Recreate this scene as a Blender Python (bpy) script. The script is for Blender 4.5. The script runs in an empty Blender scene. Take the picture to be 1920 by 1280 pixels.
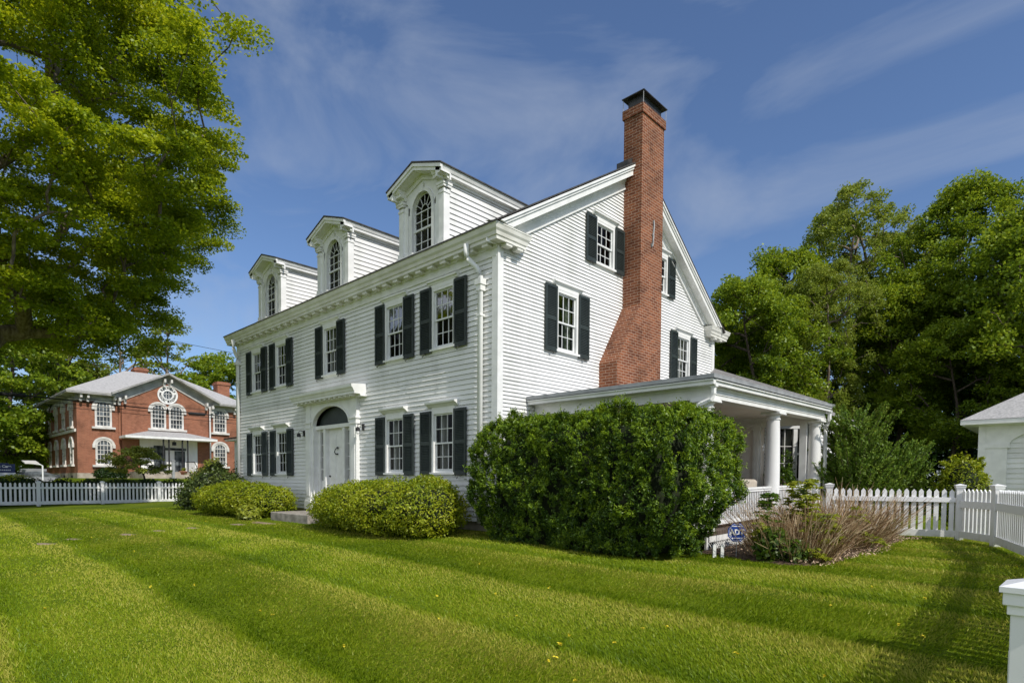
import bpy, bmesh, math, random
import numpy as np
from mathutils import Vector, Matrix, noise
R = math.radians
scene = bpy.context.scene
COL = scene.collection
rng = np.random.default_rng(7)

# ------------------------------------------------------------------ materials
def mat(name):
    m = bpy.data.materials.new(name); m.use_nodes = True
    nt = m.node_tree; nt.nodes.clear()
    out = nt.nodes.new('ShaderNodeOutputMaterial')
    return m, nt, out
def N(nt, t, **kw):
    n = nt.nodes.new(t)
    for k, v in kw.items():
        if k.startswith('i_'):
            n.inputs[k[2:].replace('_', ' ')].default_value = v
        else:
            setattr(n, k, v)
    return n
def ramp(nt, fac, stops):
    r = nt.nodes.new('ShaderNodeValToRGB')
    while len(r.color_ramp.elements) < len(stops): r.color_ramp.elements.new(0.5)
    for e, (p, c) in zip(r.color_ramp.elements, stops):
        e.position = p; e.color = (*c, 1) if len(c) == 3 else c
    nt.links.new(fac, r.inputs[0]); return r.outputs[0]
def bump(nt, h, s, d=0.01):
    b = nt.nodes.new('ShaderNodeBump'); b.inputs['Strength'].default_value = s; b.inputs['Distance'].default_value = d
    nt.links.new(h, b.inputs['Height']); return b.outputs[0]
def noise_mat(name, c1, c2, scale=5, rough=0.6, bmp=0.0, detail=6, lo=0.35, hi=0.65, spec=0.4, stretch=None, bscale=None):
    m, nt, out = mat(name)
    tc = N(nt, 'ShaderNodeTexCoord'); src = tc.outputs['Object']
    if stretch:
        mp = N(nt, 'ShaderNodeMapping'); mp.inputs['Scale'].default_value = stretch
        nt.links.new(src, mp.inputs[0]); src = mp.outputs[0]
    n = N(nt, 'ShaderNodeTexNoise', i_Scale=scale, i_Detail=detail); nt.links.new(src, n.inputs['Vector'])
    col = ramp(nt, n.outputs['Fac'], [(lo, c1), (hi, c2)])
    p = N(nt, 'ShaderNodeBsdfPrincipled', i_Roughness=rough)
    p.inputs['Specular IOR Level'].default_value = spec
    nt.links.new(col, p.inputs['Base Color'])
    if bmp:
        n2 = N(nt, 'ShaderNodeTexNoise', i_Scale=bscale or scale * 4, i_Detail=4); nt.links.new(src, n2.inputs['Vector'])
        nt.links.new(bump(nt, n2.outputs['Fac'], bmp), p.inputs['Normal'])
    nt.links.new(p.outputs[0], out.inputs[0]); return m
def brick_mat(name, ca, cb, mortar, w=0.205, h=0.068, dirt=0.5):
    m, nt, out = mat(name)
    tc = N(nt, 'ShaderNodeTexCoord'); sp = N(nt, 'ShaderNodeSeparateXYZ'); nt.links.new(tc.outputs['Object'], sp.inputs[0])
    ad = N(nt, 'ShaderNodeMath', operation='ADD'); nt.links.new(sp.outputs[0], ad.inputs[0]); nt.links.new(sp.outputs[1], ad.inputs[1])
    cb_ = N(nt, 'ShaderNodeCombineXYZ'); nt.links.new(ad.outputs[0], cb_.inputs[0]); nt.links.new(sp.outputs[2], cb_.inputs[1])
    b = N(nt, 'ShaderNodeTexBrick'); b.offset = 0.5
    b.inputs['Scale'].default_value = 1.0; b.inputs['Brick Width'].default_value = w; b.inputs['Row Height'].default_value = h
    b.inputs['Mortar Size'].default_value = 0.0075; b.inputs['Mortar Smooth'].default_value = 0.3; b.inputs['Bias'].default_value = 0.0
    b.inputs['Color1'].default_value = (*ca, 1); b.inputs['Color2'].default_value = (*cb, 1); b.inputs['Mortar'].default_value = (*mortar, 1)
    nt.links.new(cb_.outputs[0], b.inputs['Vector'])
    n = N(nt, 'ShaderNodeTexNoise', i_Scale=1.3, i_Detail=7, i_Roughness=0.65); nt.links.new(tc.outputs['Object'], n.inputs['Vector'])
    d = ramp(nt, n.outputs['Fac'], [(0.3, (1 - dirt * .55,) * 3), (0.52, (1, 1, 1)), (0.75, (1.12, 1.08, 1.05))])
    mx = N(nt, 'ShaderNodeMix', data_type='RGBA', blend_type='MULTIPLY'); mx.inputs[0].default_value = 1
    nt.links.new(b.outputs['Color'], mx.inputs[6]); nt.links.new(d, mx.inputs[7])
    p = N(nt, 'ShaderNodeBsdfPrincipled', i_Roughness=0.9); p.inputs['Specular IOR Level'].default_value = 0.2
    nt.links.new(mx.outputs[2], p.inputs['Base Color'])
    iv = N(nt, 'ShaderNodeMath', operation='SUBTRACT'); iv.inputs[0].default_value = 1; nt.links.new(b.outputs['Fac'], iv.inputs[1])
    nt.links.new(bump(nt, iv.outputs[0], 0.7, 0.012), p.inputs['Normal'])
    nt.links.new(p.outputs[0], out.inputs[0]); return m
def glass_mat(name, tint=0.7, refl=0.28):
    m, nt, out = mat(name)
    t = N(nt, 'ShaderNodeBsdfTransparent'); t.inputs[0].default_value = (tint, tint * 1.02, tint, 1)
    g = N(nt, 'ShaderNodeBsdfGlossy'); g.inputs['Roughness'].default_value = 0.03; g.inputs[0].default_value = (0.9, 0.9, 0.9, 1)
    tc = N(nt, 'ShaderNodeTexCoord'); n = N(nt, 'ShaderNodeTexNoise', i_Scale=3.0, i_Detail=2); nt.links.new(tc.outputs['Object'], n.inputs['Vector'])
    nt.links.new(bump(nt, n.outputs['Fac'], 0.25, 0.01), g.inputs['Normal'])
    lw = N(nt, 'ShaderNodeFresnel', i_IOR=1.5)
    mu = N(nt, 'ShaderNodeMath', operation='MULTIPLY_ADD'); nt.links.new(lw.outputs[0], mu.inputs[0]); mu.inputs[1].default_value = refl; mu.inputs[2].default_value = 0.0
    mx = N(nt, 'ShaderNodeMixShader'); nt.links.new(mu.outputs[0], mx.inputs[0]); nt.links.new(t.outputs[0], mx.inputs[1]); nt.links.new(g.outputs[0], mx.inputs[2])
    nt.links.new(mx.outputs[0], out.inputs[0]); return m
def leaf_mat(name, cols, trans=0.35, gloss=0.06, patch=0.6, rough=0.45):
    """leaves: colour differs leaf by leaf and, more slowly, from branch to branch"""
    m, nt, out = mat(name)
    geo = N(nt, 'ShaderNodeNewGeometry'); tc = N(nt, 'ShaderNodeTexCoord')
    n = N(nt, 'ShaderNodeTexNoise', i_Scale=patch, i_Detail=3); nt.links.new(tc.outputs['Object'], n.inputs['Vector'])
    a = N(nt, 'ShaderNodeMath', operation='MULTIPLY_ADD'); nt.links.new(geo.outputs['Random Per Island'], a.inputs[0]); a.inputs[1].default_value = 0.55
    nt.links.new(n.outputs['Fac'], a.inputs[2])
    s = N(nt, 'ShaderNodeMath', operation='MULTIPLY_ADD'); nt.links.new(a.outputs[0], s.inputs[0]); s.inputs[1].default_value = 0.95; s.inputs[2].default_value = -0.27
    k = len(cols)
    col = ramp(nt, s.outputs[0], [(i / max(1, k - 1), c) for i, c in enumerate(cols)])
    d = N(nt, 'ShaderNodeBsdfDiffuse'); t = N(nt, 'ShaderNodeBsdfTranslucent'); g = N(nt, 'ShaderNodeBsdfGlossy'); g.inputs['Roughness'].default_value = rough
    hs = N(nt, 'ShaderNodeHueSaturation'); hs.inputs['Hue'].default_value = 0.485; hs.inputs['Value'].default_value = 1.35
    nt.links.new(col, hs.inputs['Color'])
    nt.links.new(col, d.inputs[0]); nt.links.new(hs.outputs[0], t.inputs[0])
    m1 = N(nt, 'ShaderNodeMixShader'); m1.inputs[0].default_value = trans; nt.links.new(d.outputs[0], m1.inputs[1]); nt.links.new(t.outputs[0], m1.inputs[2])
    m2 = N(nt, 'ShaderNodeMixShader'); m2.inputs[0].default_value = gloss; nt.links.new(m1.outputs[0], m2.inputs[1]); nt.links.new(g.outputs[0], m2.inputs[2])
    nt.links.new(m2.outputs[0], out.inputs[0]); return m

M = {}
M['paint'] = noise_mat('white_paint', (0.70, 0.70, 0.68), (0.83, 0.83, 0.81), 2.2, 0.55, 0.08, stretch=(1, 1, 0.35), bscale=40)
M['siding'] = noise_mat('clapboard_paint', (0.66, 0.665, 0.65), (0.80, 0.80, 0.785), 1.7, 0.6, 0.1, stretch=(0.6, 0.6, 3), bscale=30)
def board_mat():
    m, nt, out = mat('clapboard_paint')
    tc = N(nt, 'ShaderNodeTexCoord'); geo = N(nt, 'ShaderNodeNewGeometry')
    mp = N(nt, 'ShaderNodeMapping'); mp.inputs['Scale'].default_value = (.7, .7, .28); nt.links.new(tc.outputs['Object'], mp.inputs[0])
    n = N(nt, 'ShaderNodeTexNoise', i_Scale=1.6, i_Detail=8, i_Roughness=.62); nt.links.new(mp.outputs[0], n.inputs['Vector'])
    col = ramp(nt, n.outputs['Fac'], [(.28, (.60, .605, .58)), (.48, (.76, .76, .745)), (.7, (.80, .80, .79))])
    rr = ramp(nt, geo.outputs['Random Per Island'], [(0, (.91, .91, .905)), (.5, (.985, .985, .985)), (1, (1.03, 1.03, 1.03))])
    mx = N(nt, 'ShaderNodeMix', data_type='RGBA', blend_type='MULTIPLY'); mx.inputs[0].default_value = 1; nt.links.new(col, mx.inputs[6]); nt.links.new(rr, mx.inputs[7])
    n2 = N(nt, 'ShaderNodeTexNoise', i_Scale=1.1, i_Detail=3); nt.links.new(tc.outputs['Object'], n2.inputs['Vector'])
    p = N(nt, 'ShaderNodeBsdfPrincipled', i_Roughness=.6); p.inputs['Specular IOR Level'].default_value = .35
    nt.links.new(mx.outputs[2], p.inputs['Base Color']); nt.links.new(bump(nt, n2.outputs['Fac'], .35, .03), p.inputs['Normal']); nt.links.new(p.outputs[0], out.inputs[0]); return m
M['siding'] = board_mat()
M['trim'] = noise_mat('trim_paint', (0.72, 0.72, 0.70), (0.82, 0.82, 0.80), 4, 0.5, 0.05)
def fence_mat():
    m, nt, out = mat('fence_paint')
    tc = N(nt, 'ShaderNodeTexCoord'); geo = N(nt, 'ShaderNodeNewGeometry'); sp = N(nt, 'ShaderNodeSeparateXYZ'); nt.links.new(tc.outputs['Object'], sp.inputs[0])
    n = N(nt, 'ShaderNodeTexNoise', i_Scale=7.0, i_Detail=6); nt.links.new(tc.outputs['Object'], n.inputs['Vector'])
    g = N(nt, 'ShaderNodeMath', operation='MULTIPLY_ADD'); nt.links.new(n.outputs['Fac'], g.inputs[0]); g.inputs[1].default_value = .5; nt.links.new(sp.outputs[2], g.inputs[2])
    grime = ramp(nt, g.outputs[0], [(.18, (.50, .50, .40)), (.34, (.77, .77, .75)), (.7, (.82, .82, .82))])
    rr = ramp(nt, geo.outputs['Random Per Island'], [(0, (.90, .90, .89)), (1, (1.02, 1.02, 1.02))])
    mx = N(nt, 'ShaderNodeMix', data_type='RGBA', blend_type='MULTIPLY'); mx.inputs[0].default_value = 1; nt.links.new(grime, mx.inputs[6]); nt.links.new(rr, mx.inputs[7])
    p = N(nt, 'ShaderNodeBsdfPrincipled', i_Roughness=.5); nt.links.new(mx.outputs[2], p.inputs['Base Color'])
    nt.links.new(bump(nt, n.outputs['Fac'], .1), p.inputs['Normal']); nt.links.new(p.outputs[0], out.inputs[0]); return m
M['fence'] = fence_mat()
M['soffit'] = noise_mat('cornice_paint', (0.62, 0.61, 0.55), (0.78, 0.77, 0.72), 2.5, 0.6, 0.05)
M['sash'] = noise_mat('sash_paint', (0.66, 0.67, 0.66), (0.76, 0.77, 0.76), 6, 0.5)
M['shutter'] = noise_mat('shutter_paint', (0.018, 0.026, 0.026), (0.032, 0.043, 0.040), 3, 0.5, 0.1, spec=0.45)
M['iron'] = noise_mat('black_iron', (0.012, 0.012, 0.013), (0.03, 0.03, 0.03), 8, 0.5)
M['glass'] = glass_mat('window_glass')
M['interior'] = noise_mat('unlit_backing', (0.02, 0.02, 0.02), (0.05, 0.048, 0.045), 0.8, 0.9)  # dark grey carries the shade of unlit spaces in its colour
M['curtain'] = noise_mat('curtain_cloth', (0.30, 0.31, 0.28), (0.55, 0.55, 0.52), 3.5, 0.9, stretch=(9, 9, 0.4))
M['curtain_green'] = noise_mat('green_curtain_cloth', (0.10, 0.17, 0.09), (0.55, 0.58, 0.5), 2.5, 0.9, stretch=(6, 6, 0.7))
M['brick'] = brick_mat('red_brick', (0.27, 0.098, 0.046), (0.15, 0.050, 0.026), (0.42, 0.29, 0.21), dirt=1.0)
M['brick_far'] = brick_mat('old_red_brick', (0.35, 0.140, 0.078), (0.26, 0.098, 0.054), (0.36, 0.21, 0.15), dirt=0.7)
M['shadetrim'] = noise_mat('stained_shaded_trim', (0.30, 0.295, 0.28), (0.55, 0.54, 0.51), 1.6, 0.7, 0.1)  # grey from stains, with the shade under the eave put into the colour
M['agedtrim'] = noise_mat('aged_white_trim', (0.50, 0.48, 0.44), (0.72, 0.70, 0.66), 2.0, 0.6, 0.1)
M['shingle'] = noise_mat('dark_shingle', (0.035, 0.033, 0.032), (0.09, 0.085, 0.08), 7, 0.9, 0.5, stretch=(1, 1, 6))
M['roof_gray'] = noise_mat('gray_shingle', (0.16, 0.155, 0.15), (0.28, 0.27, 0.26), 9, 0.9, 0.5, stretch=(1, 3, 6))
M['slate'] = noise_mat('pale_slate', (0.30, 0.295, 0.29), (0.46, 0.45, 0.44), 6, 0.85, 0.3, stretch=(3, 1, 6))
M['metal'] = noise_mat('gray_metal', (0.25, 0.26, 0.27), (0.36, 0.37, 0.38), 4, 0.45)
M['darkmetal'] = noise_mat('dark_sheet_metal', (0.02, 0.02, 0.022), (0.05, 0.05, 0.05), 6, 0.45)
M['stone'] = noise_mat('granite_step', (0.20, 0.18, 0.155), (0.38, 0.34, 0.30), 6, 0.85, 0.4)
M['flag'] = noise_mat('flagstone', (0.17, 0.13, 0.08), (0.34, 0.26, 0.18), 6, 0.9, 0.4)
M['foundation'] = noise_mat('foundation_stone', (0.28, 0.24, 0.19), (0.45, 0.40, 0.33), 2.5, 0.9, 0.4)
M['deck'] = noise_mat('weathered_deck', (0.075, 0.055, 0.042), (0.15, 0.11, 0.085), 4, 0.8, 0.3, stretch=(1, 8, 1))
M['bark'] = noise_mat('gray_bark', (0.10, 0.075, 0.055), (0.26, 0.21, 0.165), 3.5, 0.95, 0.9, stretch=(3, 3, 0.7), bscale=9)
M['darkbark'] = noise_mat('dark_bark', (0.05, 0.04, 0.03), (0.13, 0.10, 0.08), 3.5, 0.95, 0.8, stretch=(3, 3, 0.7), bscale=9)
M['vinyl'] = noise_mat('white_vinyl', (0.76, 0.76, 0.77), (0.82, 0.82, 0.82), 3, 0.4)
M['mulch'] = noise_mat('leaf_mulch', (0.03, 0.020, 0.012), (0.15, 0.095, 0.06), 28, 0.95, 1.0, lo=0.3, hi=0.7)
M['stalk'] = noise_mat('dry_stalk', (0.28, 0.18, 0.11), (0.60, 0.45, 0.31), 9, 0.8)
def stalk_mat():
    m, nt, out = mat('bare_stalk'); geo = N(nt, 'ShaderNodeNewGeometry')
    col = ramp(nt, geo.outputs['Random Per Island'], [(0, (.12, .065, .032)), (.4, (.30, .185, .095)), (.75, (.54, .39, .225)), (1, (.72, .58, .38))])
    p = N(nt, 'ShaderNodeBsdfPrincipled', i_Roughness=.8); p.inputs['Specular IOR Level'].default_value = .2; nt.links.new(col, p.inputs['Base Color']); nt.links.new(p.outputs[0], out.inputs[0]); return m
M['bare'] = stalk_mat()
M['cushion'] = noise_mat('canvas_cushion', (0.42, 0.37, 0.31), (0.52, 0.47, 0.40), 5, 0.9)
M['porchwall'] = noise_mat('porch_wall_paint', (0.74, 0.69, 0.64), (0.80, 0.76, 0.71), 3, 0.7)
M['blue'] = noise_mat('blue_enamel', (0.012, 0.05, 0.27), (0.016, 0.06, 0.32), 5, 0.35)
M['navy'] = noise_mat('navy_panel', (0.02, 0.035, 0.11), (0.028, 0.045, 0.14), 4, 0.4)
M['white'] = noise_mat('white_enamel', (0.78, 0.78, 0.78), (0.82, 0.82, 0.82), 5, 0.4)
M['rubber'] = noise_mat('black_rubber', (0.012, 0.012, 0.012), (0.025, 0.025, 0.025), 9, 0.7)
M['carpaint'] = noise_mat('gray_car_paint', (0.20, 0.21, 0.23), (0.26, 0.27, 0.29), 2, 0.25)
M['clay'] = noise_mat('clay_pot', (0.28, 0.12, 0.07), (0.36, 0.17, 0.10), 5, 0.8)
M['asphalt'] = noise_mat('asphalt', (0.035, 0.035, 0.036), (0.07, 0.07, 0.07), 14, 0.9, 0.3)
M['core'] = noise_mat('shaded_twig_core', (0.008, 0.014, 0.004), (0.020, 0.028, 0.008), 9, 1.0)  # near-black twigs: the deep shade inside the shrubs is put into this colour
M['maple'] = leaf_mat('maple_leaf', [(0.095, 0.17, 0.008), (0.23, 0.32, 0.010), (0.40, 0.47, 0.012), (0.55, 0.53, 0.022)], 0.48, 0.03, 0.35)
M['wood'] = leaf_mat('woodland_leaf', [(0.06, 0.12, 0.010), (0.15, 0.24, 0.013), (0.26, 0.35, 0.018), (0.38, 0.42, 0.03)], 0.40, 0.025, 0.25)
M['locust'] = leaf_mat('thin_pale_leaf', [(0.13, 0.20, 0.025), (0.23, 0.30, 0.035), (0.34, 0.37, 0.055)], 0.40, 0.02, 0.25)
M['yew'] = leaf_mat('yew_needle', [(0.012, 0.036, 0.005), (0.04, 0.092, 0.007), (0.10, 0.175, 0.010), (0.19, 0.26, 0.016)], 0.25, 0.025, 4.0)
M['yewtip'] = leaf_mat('yew_lit_growth', [(0.09, 0.17, 0.008), (0.20, 0.31, 0.012), (0.34, 0.43, 0.02)], 0.3, 0.03, 3.0)
M['bright'] = leaf_mat('yellow_green_leaf', [(0.08, 0.14, 0.008), (0.20, 0.27, 0.010), (0.36, 0.40, 0.014), (0.50, 0.49, 0.03)], 0.32, 0.03, 1.3)
M['rhodo'] = leaf_mat('dark_olive_leaf', [(0.025, 0.05, 0.010), (0.06, 0.10, 0.016), (0.12, 0.155, 0.025), (0.13, 0.11, 0.04)], 0.2, 0.06, 1.0)
M['juniper'] = leaf_mat('juniper_needle', [(0.05, 0.11, 0.014), (0.11, 0.20, 0.020), (0.18, 0.26, 0.026), (0.22, 0.22, 0.03)], 0.25, 0.02, 0.9)
M['hosta'] = leaf_mat('lime_leaf', [(0.20, 0.27, 0.02), (0.30, 0.34, 0.03), (0.36, 0.36, 0.04)], 0.35, 0.05, 1.5)
M['herb'] = leaf_mat('fresh_herb_leaf', [(0.05, 0.12, 0.012), (0.11, 0.20, 0.016), (0.20, 0.27, 0.02)], 0.4, 0.05, 1.5)
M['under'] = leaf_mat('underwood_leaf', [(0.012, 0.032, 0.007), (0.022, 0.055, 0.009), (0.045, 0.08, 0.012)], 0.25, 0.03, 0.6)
M['russet'] = leaf_mat('russet_leaf', [(0.14, 0.19, 0.02), (0.28, 0.32, 0.035), (0.38, 0.33, 0.07)], 0.3, 0.04, 1.0)

# ------------------------------------------------------------------ mesh helpers
class MB:
    def __init__(s, xf=None): s.v = []; s.f = []; s.xf = xf
    def pt(s, p):
        s.v.append(tuple(s.xf(p)) if s.xf else tuple(p)); return len(s.v) - 1
    def face(s, pts): s.f.append([s.pt(p) for p in pts])
    def box(s, x0, x1, y0, y1, z0, z1):
        i = [s.pt(p) for p in ((x0, y0, z0), (x1, y0, z0), (x1, y1, z0), (x0, y1, z0), (x0, y0, z1), (x1, y0, z1), (x1, y1, z1), (x0, y1, z1))]
        for q in ((0, 3, 2, 1), (4, 5, 6, 7), (0, 1, 5, 4), (1, 2, 6, 5), (2, 3, 7, 6), (3, 0, 4, 7)): s.f.append([i[k] for k in q])
    def prism(s, poly, vec):
        n = len(poly); a = [s.pt(p) for p in poly]; b = [s.pt((p[0] + vec[0], p[1] + vec[1], p[2] + vec[2])) for p in poly]
        s.f.append(a[::-1]); s.f.append(b)
        for i in range(n): j = (i + 1) % n; s.f.append([a[i], a[j], b[j], b[i]])
    def tube(s, pts, rad, n=8, caps=True):
        rad = rad if hasattr(rad, '__len__') else [rad] * len(pts)
        rings = []; P = [Vector(p) for p in pts]
        for i, p in enumerate(P):
            d = (P[min(i + 1, len(P) - 1)] - P[max(i - 1, 0)]).normalized()
            a = d.orthogonal().normalized() if abs(d.z) < 0.95 else (Vector((1, 0, 0)) - d * d.x).normalized()
            b = d.cross(a)
            rings.append([s.pt(p + (a * math.cos(2 * math.pi * k / n) + b * math.sin(2 * math.pi * k / n)) * rad[i]) for k in range(n)])
        for u, w in zip(rings, rings[1:]):
            for k in range(n): l = (k + 1) % n; s.f.append([u[k], u[l], w[l], w[k]])
        if caps: s.f.append(rings[0][::-1]); s.f.append(rings[-1])
    def lathe(s, cx, cy, prof, n=20):
        rings = [[s.pt((cx + r * math.cos(2 * math.pi * k / n), cy + r * math.sin(2 * math.pi * k / n), z)) for k in range(n)] for r, z in prof]
        for u, w in zip(rings, rings[1:]):
            for k in range(n): l = (k + 1) % n; s.f.append([u[k], u[l], w[l], w[k]])
        s.f.append(rings[0][::-1]); s.f.append(rings[-1])
    def build(s, name, m, parent=None, loc=(0, 0, 0), rz=0, smooth=False, bevel=0, label=None):
        me = bpy.data.meshes.new(name); me.from_pydata(s.v, [], s.f); me.update()
        bm = bmesh.new(); bm.from_mesh(me); bmesh.ops.recalc_face_normals(bm, faces=bm.faces)
        bm.to_mesh(me); bm.free()
        if smooth:
            me.polygons.foreach_set('use_smooth', [True] * len(me.polygons))
        o = bpy.data.objects.new(name, me); COL.objects.link(o)
        me.materials.append(M[m] if isinstance(m, str) else m)
        o.location = loc; o.rotation_euler = (0, 0, rz)
        if parent: o.parent = parent
        if bevel:
            md = o.modifiers.new('bevel', 'BEVEL'); md.width = bevel; md.segments = 2; md.limit_method = 'ANGLE'
        if label: o['label'] = label
        return o
def np_mesh(name, V, F, m, parent=None, loc=(0, 0, 0), smooth=False):
    me = bpy.data.meshes.new(name); n, k = F.shape
    me.vertices.add(len(V)); me.vertices.foreach_set('co', np.ascontiguousarray(V, np.float32).ravel())
    me.loops.add(n * k); me.loops.foreach_set('vertex_index', np.ascontiguousarray(F, np.int32).ravel())
    me.polygons.add(n); me.polygons.foreach_set('loop_start', np.arange(0, n * k, k, dtype=np.int32))
    if smooth: me.polygons.foreach_set('use_smooth', np.ones(n, bool))
    me.update(calc_edges=True); me.materials.append(M[m])
    o = bpy.data.objects.new(name, me); COL.objects.link(o); o.location = loc
    if parent: o.parent = parent
    return o
def tag(o, label, cat, group=None):
    o['label'] = label; o['category'] = cat
    if group: o['group'] = group
    return o
def thing(name, label, cat, loc=(0, 0, 0), rz=0, group=None):
    o = bpy.data.objects.new(name, None); COL.objects.link(o); o.empty_display_size = 0.2
    o.location = loc; o.rotation_euler = (0, 0, rz); return tag(o, label, cat, group)
def dup(o, parent=None, loc=None, rz=None):
    c = o.copy(); COL.objects.link(c)
    if parent is not None: c.parent = parent
    if loc is not None: c.location = loc
    if rz is not None: c.rotation_euler = (0, 0, rz)
    for ch in list(o.children): dup(ch, c)
    return c
def sm(a, b, v):
    t = min(1.0, max(0.0, (v - a) / (b - a))); return t * t * (3 - 2 * t)
def gz(x, y):
    z = -0.07 - 0.06 * sm(0.2, 1.8, max(-y, x * 0.6)) - 0.35 * sm(1.0, 8.0, -y) * (0.25 + 0.75 * sm(-14, 4, x)) - 0.07 * sm(0, 5, x)
    z += 1.05 * sm(27, 40, -x) * sm(-1.2, .6, y) + 0.2 * sm(11, 16, y)
    return z

# ------------------------------------------------------------------ foliage helpers
def leaf_quads(C, nrm, L, W, fold=0.18, az=None, rg=rng):
    """one bent four-sided leaf at each centre C, facing nrm"""
    n = len(C); nrm = nrm / np.linalg.norm(nrm, axis=1, keepdims=True)
    r = rg.normal(size=(n, 3)); a = r - nrm * np.sum(r * nrm, 1, keepdims=True) if az is None else az - nrm * np.sum(az * nrm, 1, keepdims=True)
    a /= np.linalg.norm(a, axis=1, keepdims=True) + 1e-9; b = np.cross(nrm, a)
    L = np.broadcast_to(L, (n,))[:, None]; W = np.broadcast_to(W, (n,))[:, None]
    V = np.empty((n, 4, 3)); V[:, 0] = C - a * L * 0.5 - nrm * L * fold * .5; V[:, 1] = C + b * W * 0.5 + nrm * L * fold * .5 - a * L * .05
    V[:, 2] = C + a * L * 0.5 - nrm * L * fold * .5; V[:, 3] = C - b * W * 0.5 + nrm * L * fold * .5 - a * L * .05
    return V.reshape(-1, 3), np.arange(n * 4).reshape(n, 4)
def sprays(cent, per, ra, rb, L, up=0.9, rg=rng, jitter=0.7, aspect=0.75, out=None):
    """flattened sprays of leaves round each cluster centre"""
    n = len(cent) * per
    C = np.repeat(cent, per, 0)
    d = rg.normal(size=(n, 3)); d /= np.linalg.norm(d, axis=1, keepdims=True); d *= rg.random((n, 1)) ** 0.55
    sc = np.repeat(rg.uniform(0.65, 1.3, (len(cent), 1)), per, 0)
    # every spray tilts its own way
    tl = np.repeat(rg.normal(scale=0.22, size=(len(cent), 2)), per, 0)
    off = np.stack([d[:, 0] * ra, d[:, 1] * ra, d[:, 2] * rb + (d[:, 0] * tl[:, 0] + d[:, 1] * tl[:, 1]) * ra - (d[:, 0] ** 2 + d[:, 1] ** 2) * rb * .7], 1) * sc
    nr = rg.normal(scale=jitter, size=(n, 3)); nr[:, 2] += up
    if out is not None: nr += np.repeat(out, per, 0)
    return leaf_quads(C + off, nr, L * rg.uniform(0.7, 1.25, n), L * aspect * rg.uniform(0.7, 1.2, n), rg=rg)
def tubes_np(segs, rads):
    """frustum per segment; segs (n,2,3) rads (n,2)"""
    V = []; F = []; o = 0
    for (a, b), (ra, rb) in zip(segs, rads):
        k = 8 if ra > 0.1 else (5 if ra > 0.03 else 3)
        d = b - a; L = np.linalg.norm(d)
        if L < 1e-5: continue
        d = d / L; h = np.array([1.0, 0, 0]) if abs(d[0]) < 0.8 else np.array([0, 1.0, 0])
        u = np.cross(d, h); u /= np.linalg.norm(u); w = np.cross(d, u)
        th = np.arange(k) * 2 * np.pi / k
        ring = np.cos(th)[:, None] * u + np.sin(th)[:, None] * w
        V.append(a - d * ra * .25 + ring * ra); V.append(b + ring * rb)
        i = np.arange(k); j = (i + 1) % k
        F.append(np.stack([o + i, o + j, o + k + j, o + k + i], 1)); o += 2 * k
    return np.concatenate(V), np.concatenate(F)
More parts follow.
